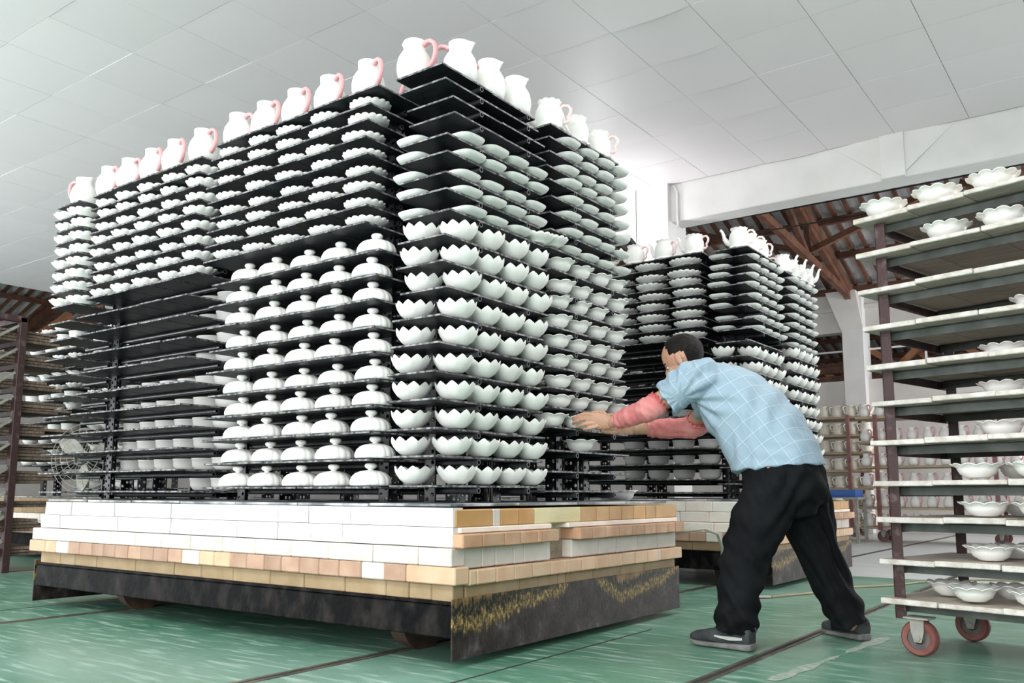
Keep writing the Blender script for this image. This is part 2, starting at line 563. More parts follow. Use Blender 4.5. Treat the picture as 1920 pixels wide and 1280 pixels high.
# ================================================================== back wall
WY = 13.0
bw = struct('wall_back', MB().box(-19, 7, WY, WY + 0.25, 0, 2.60).mesh('wall_back_low', WALLM))
link('wall_upper', MB().box(-19, 7, WY, WY + 0.25, 3.46, 4.30).mesh('wall_upper', WALLM), bw)
link('wall_ledge', MB().box(-19, 7, WY - 0.05, WY, 3.83, 3.90).mesh('wall_ledge', WALLM), bw)
for k, px in enumerate((-14.0, -10.0, -6.0, -2.03, 2.0, 6.0)):
    pl = link('pillar', MB().box(px, px + 0.36, WY - 0.16, WY + 0.26, 0, 4.1, 0.01).mesh('pillar', PLAST), bw)
    hm = MB()
    y0, y1 = WY - 0.34, WY - 0.1
    vs = [(px - 0.16, y0, 4.12), (px + 0.5, y0, 4.12), (px + 0.36, y0, 3.45), (px, y0, 3.45)]
    vs = [(px - 0.2, y0, 4.12), (px + 0.3, y0, 4.12), (px + 0.36, WY - 0.17, 3.46), (px, WY - 0.17, 3.46),
          (px - 0.2, y1, 4.12), (px + 0.3, y1, 4.12), (px + 0.36, y1, 3.46), (px, y1, 3.46)]
    hm.add(vs, [(0, 3, 2, 1), (4, 5, 6, 7), (0, 1, 5, 4), (1, 2, 6, 5), (2, 3, 7, 6), (3, 0, 4, 7)])
    link('corbel', hm.mesh('corbel', WALLM), pl)
# openings in the back wall: glazing bars
for a_, b_ in ((-5.64, -2.03), (-1.67, 2.0), (2.36, 6.0)):
    wn = struct('window_%d' % (1 + int((a_ + 6) / 3)), MB().box(a_, b_, WY + 0.08, WY + 0.12, 3.12, 3.15).mesh('transom', PLAST))
    nbar = 4
    for k in range(1, nbar):
        x = a_ + (b_ - a_) * k / nbar
        link('mullion', MB().box(x - 0.015, x + 0.015, WY + 0.08, WY + 0.12, 2.60, 3.46).mesh('mullion', PLAST), wn)
struct('wall_left', MB().box(-19.2, -19, -10, 21, 0, 5).mesh('wall_left', WALLM))
struct('wall_far', MB().box(-19, 9, 20.9, 21.1, 0, 5).mesh('wall_far', WALLM))

# ================================================================== tiled roof bays


def roof_bay(name, ox, oy, dirv, perp, span, width, z0, slope, label):
    """eave at (ox,oy,z0), rises along dirv (unit xy) with slope for span; spreads along perp for width."""
    d, p = Vector((*dirv, 0)), Vector((*perp, 0))
    root = struct('roof', None)
    root.name = name

    def P(s, t, dz=0.0):
        q = Vector((ox, oy, z0)) + d * s + p * t
        q.z += s * slope + dz
        return q
    # tile courses, overlapping like shingles, with rounded undersides
    tm = MB()
    course, tw = 0.17, 0.20
    nc, nt_ = int(span / course), int(width / tw)
    for c in range(nc):
        s0, s1 = c * course, (c + 1) * course + 0.03
        row = []
        for t in range(nt_ * 4 + 1):
            tt = t * tw / 4
            wob = 0.014 * math.sin(2 * math.pi * tt / tw + c) + 0.006 * math.sin(3.1 * tt + 5 * c)
            row.append((P(s0, tt, 0.02 + wob), P(s1, tt, 0.045 + wob)))
        vs = [r[0] for r in row] + [r[1] for r in row]
        m = len(row)
        tm.add(vs, [(i, m + i, m + i + 1, i + 1) for i in range(m - 1)])
    to = link('roof_tiles', tm.mesh('roof_tiles', TILE), root)
    to['kind'] = 'stuff'
    t = 0.12
    while t < width:
        link('rafter', MB().bar(P(0, t, -0.03), P(span, t, -0.03), 0.055, 0.05).mesh('rafter', TIMB), root)
        t += 0.235 + random.uniform(-0.012, 0.012)
    s = 0.25
    while s < span:
        link('purlin', MB().bar(P(s, 0, -0.12), P(s, width, -0.12 + random.uniform(-0.03, 0.03)), 0.085, 0.10).mesh('purlin', TIMB), root)
        s += 0.95 + random.uniform(-0.05, 0.05)
    return root, P


R1, P1 = roof_bay('roof_rear_bay', -8.0, 13.15, (0, -1), (1, 0), 7.2, 14.5, 4.22, 0.36, '')
R2, P2 = roof_bay('roof_left_bay', -18.6, 0.0, (1, 0), (0, 1), 6.5, 12.0, 4.0, 0.34, '')


R3, P3 = roof_bay('roof_far_bay_tiles', -8.0, 20.8, (0, -1), (1, 0), 6.5, 14.5, 3.3, 0.30, '')


def truss(x, parent):
    def bar(n, a, b, w=0.17, h=0.2):
        w, h = w * 0.62, h * 0.65
        link(n, MB().bar(a, b, w, h).mesh(n, TIMB), parent)
    zr = lambda y: 4.22 + (13.15 - y) * 0.36
    bar('truss_rafter', (x, 13.0, zr(13.0) - 0.22), (x, 6.0, zr(6.0) - 0.26), 0.2, 0.22)
    bar('truss_strut', (x, 12.75, 4.02), (x, 9.3, zr(9.3) - 0.36), 0.16, 0.2)
    bar('truss_tie', (x, 12.8, 4.05), (x + 0.02, 6.0, 4.62), 0.14, 0.18)
    bar('truss_post', (x, 10.6, 4.2), (x, 10.6, zr(10.6) - 0.3), 0.13, 0.13)
    bar('truss_post', (x, 8.6, 4.35), (x, 8.6, zr(8.6) - 0.3), 0.13, 0.13)
    bar('truss_brace', (x + 0.06, 10.6, 4.35), (x + 1.9, 10.45, zr(10.5) - 0.25), 0.12, 0.14)
    bar('truss_brace', (x - 0.06, 10.6, 4.35), (x - 1.9, 10.45, zr(10.5) - 0.25), 0.12, 0.14)
    bar('truss_brace', (x, 10.6, 4.25), (x, 8.9, zr(8.9) - 0.4), 0.12, 0.14)


for x in (-5.9, -1.86, 2.2):
    truss(x, R1)
for k in range(2):
    w = link('overhead_wire', MB().tube([(-6 + 12 * t, 7.6 + 0.9 * k, 4.18 + 0.05 * k - 0.12 * math.sin(math.pi * t)) for t in np.linspace(0, 1, 14)], 0.009, 6).mesh('overhead_wire', STEEL), None)
    tag(w, ('lower' if k == 0 else 'upper') + ' grey wire strung under the tiled roof beyond the beam', 'wire', 'overhead wires')
# members of the left bay
for k, y in enumerate((3.2, 6.4)):
    link('truss_rafter', MB().bar((-18.5, y, 3.9), (-12.4, y, 5.9), 0.2, 0.24).mesh('truss_rafter', TIMB), R2)
    link('truss_tie', MB().bar((-18.5, y, 3.9), (-12.4, y, 4.15), 0.18, 0.22).mesh('truss_tie', TIMB), R2)
    for q in range(3):
        x = -17.2 + 1.7 * q
        link('truss_brace', MB().bar((x, y, 4.0), (x + 1.3, y + 0.02, 4.3 + 0.45 * q), 0.13, 0.15).mesh('truss_brace', TIMBL), R2)
# sunlit trusses of the bay seen through the openings of the back wall
far = struct('roof_far_bay', None)
for k in range(7):
    x = -6.5 + k * 1.55
    y = 15.0 + 0.8 * (k % 3)
    link('far_truss_tie', MB().bar((x - 1.2, y, 3.02 + 0.05 * (k % 2)), (x + 1.4, y, 3.06), 0.11, 0.12).mesh('far_truss_tie', TIMB), far)
    link('far_truss_brace', MB().bar((x - 0.9, y, 3.9), (x + 0.3, y - 0.1, 3.02), 0.1, 0.11).mesh('far_truss_brace', TIMBL), far)
    link('far_truss_brace', MB().bar((x - 0.2, y + 0.3, 2.75), (x + 0.9, y + 0.2, 3.7), 0.1, 0.11).mesh('far_truss_brace', TIMBL), far)
    link('far_truss_brace', MB().bar((x + 0.4, y + 0.6, 3.5), (x + 1.2, y + 0.5, 2.7), 0.08, 0.1).mesh('far_truss_brace', TIMBL), far)
link('far_truss_tie', MB().bar((-12, 14.6, 2.82), (6, 14.6, 2.84), 0.12, 0.14).mesh('far_truss_tie', TIMB), far)
link('far_truss_tie', MB().bar((-12, 16.2, 3.3), (6, 16.2, 3.32), 0.12, 0.14).mesh('far_truss_tie', TIMB), far)

# ================================================================== kiln cars
def skirt_mat():
    m = bpy.data.materials.new('glaze_stained_skirt_plate')
    m.use_nodes = True
    nt = m.node_tree
    N, L = nt.nodes, nt.links
    b = N['Principled BSDF']
    b.inputs['Roughness'].default_value = 0.5
    b.inputs['Specular IOR Level'].default_value = 0.25
    tc = N.new('ShaderNodeTexCoord')
    sep = N.new('ShaderNodeSeparateXYZ')
    L.new(tc.outputs['Object'], sep.inputs[0])

    def noise(scale, st, detail=5):
        mp = N.new('ShaderNodeMapping')
        mp.inputs['Scale'].default_value = st
        L.new(tc.outputs['Object'], mp.inputs['Vector'])
        n = N.new('ShaderNodeTexNoise')
        n.inputs['Scale'].default_value = scale
        n.inputs['Detail'].default_value = detail
        n.inputs['Roughness'].default_value = 0.65
        L.new(mp.outputs[0], n.inputs['Vector'])
        return n.outputs['Fac']

    def math_(op, a, c, clamp=False):
        n = N.new('ShaderNodeMath')
        n.operation = op
        n.use_clamp = clamp
        for i, q in enumerate((a, c)):
            if isinstance(q, (int, float)):
                n.inputs[i].default_value = q
            else:
                L.new(q, n.inputs[i])
        return n.outputs[0]

    def ramp(f, stops):
        r = N.new('ShaderNodeValToRGB')
        e = r.color_ramp.elements
        e[0].position, e[0].color = stops[0][0], (*stops[0][1], 1)
        e[1].position, e[1].color = stops[-1][0], (*stops[-1][1], 1)
        for p, c in stops[1:-1]:
            q = e.new(p)
            q.color = (*c, 1)
        L.new(f, r.inputs['Fac'])
        return r.outputs['Color']

    def mix(f, a, c):
        n = N.new('ShaderNodeMix')
        n.data_type = 'RGBA'
        L.new(f, n.inputs['Factor'])
        for i, q in ((6, a), (7, c)):
            if isinstance(q, tuple):
                n.inputs[i].default_value = (*q, 1)
            else:
                L.new(q, n.inputs[i])
        return n.outputs[2]
    base = ramp(noise(11, (1, 1, 1), 9), [(0.36, (0.005, 0.0045, 0.005)), (0.5, (0.028, 0.019, 0.017)), (0.60, (0.045, 0.036, 0.036)), (0.74, (0.15, 0.13, 0.135))])
    # a glaze run: its lower edge wanders along the plate, with drips hanging from it
    yn = math_('DIVIDE', sep.outputs['Y'], 1.95)
    lvl = ramp(yn, [(q / 1.95, (h * 3.0,) * 3) for q, h in ((0.0, 0.125), (0.1, 0.120), (0.35, 0.155), (0.55, 0.172), (0.75, 0.20), (0.86, 0.27), (1.0, 0.265), (1.1, 0.19), (1.3, 0.115), (1.5, 0.125), (1.72, 0.16), (1.93, 0.22))])
    w = noise(5, (1, 1, 1), 6)
    drip = noise(75, (1, 1, 0.03), 2)
    wl = math_('ADD', math_('MULTIPLY', w, 0.10), math_('MULTIPLY', drip, 0.11))
    d = math_('ADD', math_('SUBTRACT', sep.outputs['Z'], math_('DIVIDE', lvl, 3.0)), math_('SUBTRACT', wl, 0.115))
    spk = noise(70, (1, 1, 0.7), 6)
    gold = ramp(spk, [(0.40, (0.02, 0.017, 0.012)), (0.50, (0.15, 0.10, 0.035)), (0.64, (0.44, 0.31, 0.12))])
    col = mix(math_('MULTIPLY', d, 70, True), base, gold)
    blk = ramp(spk, [(0.5, (0.008, 0.008, 0.008)), (0.72, (0.20, 0.15, 0.05))])
    col = mix(math_('MULTIPLY', math_('SUBTRACT', d, 0.045), 55, True), col, blk)
    tl = ramp(noise(6.0, (1, 1, 2)), [(0.36, (0.06, 0.04, 0.022)), (0.5, (0.20, 0.115, 0.04)), (0.68, (0.30, 0.20, 0.10))])
    col = mix(math_('MULTIPLY', math_('SUBTRACT', d, 0.098), 55, True), col, tl)
    L.new(col, b.inputs['Base Color'])
    bp = N.new('ShaderNodeBump')
    bp.inputs['Strength'].default_value = 0.5
    bp.inputs['Distance'].default_value = 0.006
    L.new(spk, bp.inputs['Height'])
    L.new(bp.outputs[0], b.inputs['Normal'])
    return m


SKIRT = skirt_mat()
L_WHITE = [-3.27, -3.157, -2.923, -2.66, -2.405, -2.161, -1.923, -1.673, -1.418, -1.175, -0.926, -0.681, -0.422, -0.172, 0.0]
L_HDR = [-3.29, -3.097, -2.978, -2.836, -2.711, -2.578, -2.46, -2.342, -2.218, -2.096, -1.981, -1.856, -1.733, -1.592, -1.472, -1.351, -1.227, -1.102, -0.983, -0.859, -0.737, -0.613, -0.482, -0.353, -0.232, 0.022]
L_TAN = [-3.196, -2.968, -2.802, -2.57, -2.185, -1.835, -1.606, -1.356, -1.09, -0.859, -0.602, -0.364, -0.24, -0.12, -0.012]
R_1 = [0.004, 0.249, 0.298, 0.43, 0.544, 0.923, 1.064, 1.186, 1.313, 1.437, 1.568, 1.683, 1.936]
R_2 = [0.002, 0.126, 0.271, 0.381, 0.502, 0.54, 0.67, 0.843, 0.953, 1.077, 1.206, 1.341, 1.466, 1.596, 1.733, 1.824, 1.935]
R_W = [-0.002, 0.182, 0.27, 0.396, 0.468, 0.671, 0.843, 1.089, 1.259, 1.48, 1.701, 1.924]
R_4 = [-0.006, 0.118, 0.244, 0.368, 0.498, 0.637, 0.768, 0.893, 1.019, 1.144, 1.272, 1.405, 1.541, 1.664, 1.693, 1.948]
R_5 = [0.012, 0.444, 0.579, 0.737, 0.799, 1.04, 1.305, 1.553, 1.917]


def fibre_block(x0, x1, z0, z1, seed):
    """uneven white-coated block, front face at y = 0 facing -y"""
    r_ = np.random.default_rng(seed)
    nx, nz = max(4, int((x1 - x0) / 0.03)), 4
    vs, fs = [], []
    for j in range(nz + 1):
        for i in range(nx + 1):
            x = x0 + 0.0015 + (x1 - x0 - 0.003) * i / nx
            z = z0 + 0.001 + (z1 - z0 - 0.002) * j / nz
            e = (i in (0, nx)) or (j in (0, nz))
            y = 0.004 * math.sin(9 * x + seed) + 0.003 * math.sin(21 * x + 17 * z) + r_.uniform(-0.0012, 0.0012) + (0.0032 if e else 0)
            vs.append((x, y, z))
    for j in range(nz):
        for i in range(nx):
            a = j * (nx + 1) + i
            fs.append((a, a + 1, a + nx + 2, a + nx + 1))
    rim = [(i, 0) for i in range(nx)] + [(nx, j) for j in range(nz)] + [(nx - i, nz) for i in range(nx)] + [(0, nz - j) for j in range(nz)]
    o = len(vs)
    for i, j in rim:
        p = vs[j * (nx + 1) + i]
        vs.append((p[0], 0.06, p[2]))
    m = len(rim)
    for k in range(m):
        i, j = rim[k]
        i2, j2 = rim[(k + 1) % m]
        fs.append((j2 * (nx + 1) + i2, j * (nx + 1) + i, o + k, o + (k + 1) % m))
    return smooth_by_angle(MB().add(vs, fs).mesh('coated_brick', FIBRE), 50)


def kiln_car(ox, oy, label, left_mat=None, seed=0, coat=True):
    root = thing('kiln_car', label, 'kiln car', (ox, oy, 0))
    R_ = random.Random(seed)

    def brick(x0, x1, y0, y1, z0, z1, m, j=0.004):
        dx, dy = R_.uniform(-j, j), R_.uniform(-j, j)
        c = R_.uniform(0.003, 0.0055)
        cx, cy, cz = (x0 + x1) / 2, (y0 + y1) / 2, (z0 + z1) / 2
        me = MB().box(x0 - cx + 0.001, x1 - cx - 0.001, y0 - cy + 0.001, y1 - cy - 0.001, z0 - cz, z1 - cz, c).mesh('brick', m)
        return link('brick', me, root, (cx, cy, cz), (R_.uniform(-.004, .004), R_.uniform(-.004, .004), R_.uniform(-.006, .006)))
    # brick body behind the facings
    link('core', MB().box(-3.15, -0.065, 0.062, 1.90, 0.30, 0.592).mesh('core', MORTAR), root)
    # left face
    if coat:
        z = [0.452, 0.528, 0.603]
        k = 0
        for r in range(2):
            xs = [-3.20 + 0.04 * r]
            while xs[-1] < -0.3:
                xs.append(xs[-1] + R_.uniform(0.2, 0.33))
            xs[-1] = -0.004
            for a, b in zip(xs, xs[1:]):
                k += 1
                link('coated_brick', fibre_block(a, b, z[r], z[r + 1], seed * 50 + k), root)
    else:
        for r in range(2):
            xs = np.linspace(-3.2, -0.005, 15 + r)
            for a, b in zip(xs, xs[1:]):
                brick(a, b, 0.0, 0.07, 0.452 + 0.075 * r, 0.526 + 0.075 * r, left_mat or B_PINKW, 0.002)
    for i, (a, b) in enumerate(zip(L_WHITE, L_WHITE[1:])):
        brick(a, b, -0.012, 0.07, 0.381, 0.449, (B_WHITE if coat else B_PINKW), 0.002)
    for i, (a, b) in enumerate(zip(L_HDR, L_HDR[1:])):
        m = B_WHITE if i in (2, 12, 22) else (B_PEACH if i in (0, 1, 13, 14, 24) else B_TAN)
        brick(a, b, -0.016, 0.07, 0.313, 0.379, m, 0.002)
    for a, b in zip(L_TAN, L_TAN[1:]):
        brick(a, b, 0.012, 0.08, 0.247, 0.311, B_YEL, 0.002)
    # right face, stepped labyrinth courses
    for i, (a, b) in enumerate(zip(R_1, R_1[1:])):
        m = B_WHITE if i == 1 else (B_GREEN if i == 4 else B_AMBER)
        brick(-0.1, 0.0, max(a, 0.012), b, 0.527, 0.595, m, 0.002)
    for i, (a, b) in enumerate(zip(R_2, R_2[1:])):
        if i == 6:
            continue
        brick(-0.1, 0.045, a, b, 0.450, 0.503, B_BROWN, 0.003)
    for i, (a, b) in enumerate(zip(R_W, R_W[1:])):
        if i == 5:
            link('recess_lining', MB().box(-0.1, -0.055, a, b, 0.367, 0.45).mesh('recess_lining', mat('dark_grit', (0.26, 0.21, 0.15), 0.9, (0.4, 0.34, 0.27), 30, bump=0.6)), root)
            continue
        brick(-0.1, -0.004, max(a, 0.03), b, 0.368, 0.448, B_WHITE, 0.003)
    for i, (a, b) in enumerate(zip(R_4, R_4[1:])):
        brick(-0.1, 0.022, a if i else 0.072, b, 0.306, 0.364, B_WHITE if i == 13 else B_PEACH, 0.002)
    for a, b in zip(R_5, R_5[1:]):
        brick(-0.1, -0.008, a if a > 0.02 else 0.085, b, 0.250, 0.304, B_YEL, 0.002)
    # mortar ledges between the steps
    link('mortar_bed', MB().box(-0.1, 0.010, 0.03, 0.66, 0.505, 0.5265, 0.003).box(-0.1, 0.010, 0.80, 1.92, 0.505, 0.5265, 0.003).mesh('mortar_bed', B_PINKW), root)
    # steelwork
    link('front_beam', MB().box(-3.21, -0.009, 0.0, 0.06, 0.115, 0.234, 0.004).box(-3.20, -0.012, 0.004, 0.05, 0.236, 0.249, 0.002).mesh('front_beam', IRON), root)
    link('rear_beam', MB().box(-3.21, -0.009, 1.88, 1.94, 0.115, 0.246, 0.004).mesh('rear_beam', IRON), root)
    for k in range(6):
        x = -3.0 + k * 0.56
        link('bearer', MB().box(x, x + 0.06, 0.065, 1.875, 0.13, 0.24).mesh('bearer', IRON), root)
    link('belly_plate', MB().box(-3.15, -0.065, 0.07, 1.87, 0.242, 0.298).mesh('belly_plate', IRON), root)
    link('skirt_plate', MB().box(-0.008, 0.0, -0.002, 1.947, 0.034, 0.260).mesh('skirt_plate', SKIRT), root)
    link('skirt_plate', MB().box(-3.235, -3.227, -0.002, 1.947, 0.024, 0.260).mesh('skirt_plate', SKIRT), root)
    wm = MB().lathe([(0.03, -0.05), (0.125, -0.05), (0.128, -0.045), (0.128, 0.03), (0.14, 0.034), (0.14, 0.05), (0.03, 0.05)], 28, capt=True)
    wm.v = [(p[2], p[0], p[1]) for p in wm.v]
    wme = smooth_by_angle(wm.mesh('wheel', mat('rusty_wheel_iron', (0.035, 0.022, 0.016), 0.6, (0.09, 0.05, 0.035), 9)))
    for x in (-0.455, -2.60):
        for y in (0.30, 1.62):
            link('wheel', wme, root, (x, y, 0.132))
    for y in (0.30, 1.62):
        link('axle', MB().tube([(-2.75, y, 0.132), (-0.3, y, 0.132)], 0.025, 10).mesh('axle', IRON), root)
    # deck slabs
    nx, ny = 7, 4
    for i in range(nx):
        for j in range(ny):
            x0, x1 = -3.17 + 3.14 * i / nx, -3.17 + 3.14 * (i + 1) / nx
            y0, y1 = 0.015 + 1.87 * j / ny, 0.015 + 1.87 * (j + 1) / ny
            z = 0.6035 + R_.uniform(0, 0.003)
            cx, cy = (x0 + x1) / 2, (y0 + y1) / 2
            link('deck_slab', MB().box(x0 - cx + 0.004, x1 - cx - 0.004, y0 - cy + 0.004, y1 - cy - 0.004, 0, 0.011, 0.002).mesh('deck_slab', DECK), root, (cx, cy, z), (0, 0, R_.uniform(-.01, .01)))
    return root


# ================================================================== racks of kiln furniture
def perf_plate(w, h, pitch=0.046, r=0.0095):
    """perforated plate in the XZ plane, two columns of round holes, from (0,0) to (w,h)"""
    mb = MB()
    nrow = int(h / pitch)
    cw = w / 2
    ch = h / nrow
    n = 8
    for a in range(2):
        for k in range(nrow):
            cx, cz = (a + 0.5) * cw, (k + 0.5) * ch
            # outer ring: 8 points on the cell border
            o = [(cx + cw / 2, cz), (cx + cw / 2, cz + ch / 2), (cx, cz + ch / 2), (cx - cw / 2, cz + ch / 2), (cx - cw / 2, cz), (cx - cw / 2, cz - ch / 2), (cx, cz - ch / 2), (cx + cw / 2, cz - ch / 2)]
            zz = ch * 0.22 * (1 if a else -1)
            inn = [(cx + r * math.cos(2 * math.pi * i / n), cz + zz + r * math.sin(2 * math.pi * i / n)) for i in range(n)]
            vs = [(x, 0, z) for x, z in o] + [(x, 0, z) for x, z in inn]
            mb.add(vs, [(i, (i + 1) % n, n + (i + 1) % n, n + i) for i in range(n)])
    return mb


POSTS = {}


def post_mesh(h, sx, sy):
    key = (round(h, 2), sx, sy)
    if key not in POSTS:
        mb = MB()
        a = perf_plate(0.062, h)
        mb.add([(sx * p[0], 0, p[2]) for p in a.v], a.f)
        mb.add([(sx * p[0], sy * 0.004, p[2]) for p in a.v], a.f)
        mb.add([(0, sy * p[0], p[2]) for p in a.v], a.f)
        mb.add([(sx * 0.004, sy * p[0], p[2]) for p in a.v], a.f)
        s = lambda q0, q1: (min(q0, q1), max(q0, q1))
        # solid corner and lips
        mb.box(*s(0, sx * 0.006), *s(0, sy * 0.006), 0, h)
        mb.box(*s(sx * 0.058, sx * 0.0625), *s(0, sy * 0.008), 0, h)
        mb.box(*s(0, sx * 0.008), *s(sy * 0.058, sy * 0.0625), 0, h)
        POSTS[key] = mb.mesh('post', STEEL)
    return POSTS[key]


TUBES = {}


def tube_mesh(L_):
    key = round(L_, 2)
    if key not in TUBES:
        mb = MB()
        n = 12
        ro, ri = 0.0125, 0.0085
        vs, fs = [], []
        for x, r in ((-L_ / 2 + 0.05, ri), (-L_ / 2, ri), (-L_ / 2, ro), (L_ / 2, ro), (L_ / 2, ri), (L_ / 2 - 0.05, ri)):
            for j in range(n):
                th = 2 * math.pi * j / n
                vs.append((x, r * math.cos(th), r * math.sin(th)))
        for k in range(5):
            for j in range(n):
                fs.append((k * n + j, k * n + (j + 1) % n, (k + 1) * n + (j + 1) % n, (k + 1) * n + j))
        mb.add(vs, fs)
        mb.mi = [1 if i // n in (1, 3) else 0 for i in range(len(fs))]
        TUBES[key] = mb.mesh('support_tube', [PIPEM, PIPEEND])
    return TUBES[key]


SLABS = {}


def slab_mesh(w, d):
    key = (round(w, 2), round(d, 2))
    if key not in SLABS:
        sb_ = MB().box(-key[0] / 2, key[0] / 2, -key[1] / 2, key[1] / 2, -0.010, 0, 0.0012)
        sb_.mi = [1 if i < 4 else 0 for i in range(len(sb_.f))]
        SLABS[key] = sb_.mesh('shelf_slab', [SLAB, SLABE])
    return SLABS[key]


def rack(off, label, x0, x1, y0, y1, zs, nslab, tube_ys, posts, jx=0.02, jy=0.015, seed=1, jit=None, long_axis='x', ext=None):
    """returns the shelf list [(z, dx, dy)]"""
    R_ = random.Random(seed)
    ox, oy = off
    zb = 0.619
    root = thing('kiln_rack', label, 'kiln rack', (ox + (x0 + x1) / 2, oy + (y0 + y1) / 2, zb))
    cx, cy = (x0 + x1) / 2, (y0 + y1) / 2
    H_ = max(zs) - 0.045 - zb
    for (px, py) in posts:
        sx = 1 if px < cx else -1
        sy = 1 if py < cy else -1
        link('post', post_mesh(H_, sx, sy), root, (px - cx, py - cy, 0))
    out = []
    for k, z in enumerate(zs):
        dx, dy = (R_.uniform(-jx, jx), R_.uniform(-jy, jy)) if jit is None else jit[k]
        for ty in tube_ys:
            link('support_tube', tube_mesh(x1 - x0 - 0.14 if long_axis == 'x' else x1 - x0 + 0.02), root, (dx * 0.3, ty - cy, z - 0.010 - 0.013 - zb))
        for s in range(nslab):
            if long_axis == 'x':
                w = (x1 - x0) / nslab
                link('shelf_slab', slab_mesh(w - 0.004, y1 - y0), root, (x0 + w * (s + 0.5) - cx + dx, dy + R_.uniform(-.008, .008), z - zb + R_.uniform(0, .002)), (0, 0, R_.uniform(-.004, .004)))
            else:
                w = (y1 + (ext[k] if ext else 0) - y0) / nslab
                link('shelf_slab', slab_mesh(x1 - x0, w - 0.004), root, (dx + R_.uniform(-.003, .003), y0 + w * (s + 0.5) - cy + dy, z - zb + R_.uniform(0, .002)), (0, 0, R_.uniform(-.004, .004)))
        out.append((z + 0.0035, ox + dx, oy + dy))
    return out


# ================================================================== ware
def lobed(n, amp_r, amp_z, frm, sharp=1.0):
    def f(th, k, r, z):
        w = abs(math.cos(th * n / 2)) ** sharp
        t = frm[k]
        return r * (1 + amp_r * t * (w - 0.5)), z + amp_z * t * (w - 0.5)
    return f


def mk_lotus():
    prof = [(0.034, 0), (0.040, 0.003), (0.046, 0.006), (0.066, 0.022), (0.080, 0.043), (0.087, 0.060), (0.0885, 0.070), (0.085, 0.070), (0.083, 0.058), (0.074, 0.040), (0.055, 0.018), (0.0, 0.010)]
    t = [0, 0, 0, 0.0, 0.15, 0.55, 1, 1, 0.5, 0.1, 0, 0]

    def f(th, k, r, z):
        ph = (th * 10 / (2 * math.pi)) % 1.0
        tip = 1 - abs(2 * ph - 1) ** 1.25
        return r * (1 + 0.025 * t[k] * (tip - 0.4)), z + 0.021 * t[k] * (tip - 0.55)
    return smooth_by_angle(MB().lathe(prof, 80, f).mesh('lotus_bowl', WHITE), 60)


def mk_plate(lobes, amp, size=0.095, oval=1.0, sharp=0.8, height=0.032):
    s = size / 0.095
    h = height / 0.032
    prof = [(0.050, 0), (0.053, 0.0), (0.055, 0.004), (0.075, 0.012), (0.090, 0.024), (0.0955, 0.031), (0.0945, 0.034), (0.088, 0.030), (0.070, 0.016), (0.05, 0.008), (0, 0.007)]
    prof = [(r * s, z * h) for r, z in prof]
    t = [0, 0, 0, 0.4, 0.8, 1, 1, 0.8, 0.4, 0, 0]
    mb = MB().lathe(prof, lobes * 6, lobed(lobes, amp, 0.005 * h, t, sharp))
    mb.v = [(x * oval, y, z) for x, y, z in mb.v]
    return smooth_by_angle(mb.mesh('ruffled_plate', WHITE), 60)


def mk_square_plate():
    prof = [(0.045, 0), (0.050, 0.0), (0.055, 0.003), (0.070, 0.008), (0.079, 0.020), (0.082, 0.027), (0.080, 0.029), (0.075, 0.022), (0.06, 0.010), (0, 0.008)]

    def f(th, k, r, z):
        q = (abs(math.cos(th)) ** 3.4 + abs(math.sin(th)) ** 3.4) ** (-1 / 3.4)
        return r * q, z
    return smooth_by_angle(MB().lathe(prof, 48, f).mesh('square_plate', PALE), 60)


def mk_wavy_bowl(size=1.0, lobes=8, thick=0.003, hs=1.0):
    prof = [(0.036, 0), (0.040, 0.0), (0.043, 0.004), (0.060, 0.016), (0.068, 0.034), (0.071, 0.044), (0.084, 0.052), (0.090, 0.055), (0.090, 0.058), (0.084, 0.057), (0.068, 0.047), (0.062, 0.030), (0.045, 0.010), (0, 0.006)]
    prof = [(r * size, z * size * hs) for r, z in prof]
    t = [0, 0, 0, 0, 0.1, 0.3, 0.8, 1, 1, 0.8, 0.3, 0, 0, 0]
    return smooth_by_angle(MB().lathe(prof, lobes * 6, lobed(lobes, 0.07, 0.008 * size, t, 0.8)).mesh('wavy_bowl', WHITE), 60)


def mk_casserole():
    prof = [(0.050, 0), (0.056, 0.0), (0.064, 0.006), (0.078, 0.026), (0.082, 0.062), (0.085, 0.064), (0.085, 0.069), (0.079, 0.069), (0.076, 0.03), (0.05, 0.010), (0, 0.009)]
    return smooth_by_angle(MB().lathe(prof, 36).mesh('round_bowl', WHITE), 50)


def mk_lid():
    prof = [(0.080, 0), (0.088, 0.002), (0.090, 0.012), (0.088, 0.026), (0.080, 0.042), (0.066, 0.055), (0.046, 0.063), (0.024, 0.067), (0.014, 0.068)]
    t = [0.3, 0.8, 1, 1, 1, 0.9, 0.6, 0.2, 0]
    dome = smooth_by_angle(MB().lathe(prof, 96, lobed(16, 0.035, 0, t, 0.7), capt=True).mesh('dome', WHITE), 70)
    kp = [(0.013, 0.064), (0.012, 0.072), (0.020, 0.076), (0.0265, 0.083), (0.0265, 0.091), (0.021, 0.097), (0.010, 0.099)]
    knob = smooth_by_angle(MB().lathe(kp, 24, capt=True).mesh('knob', WHITE), 60)
    return dome, knob


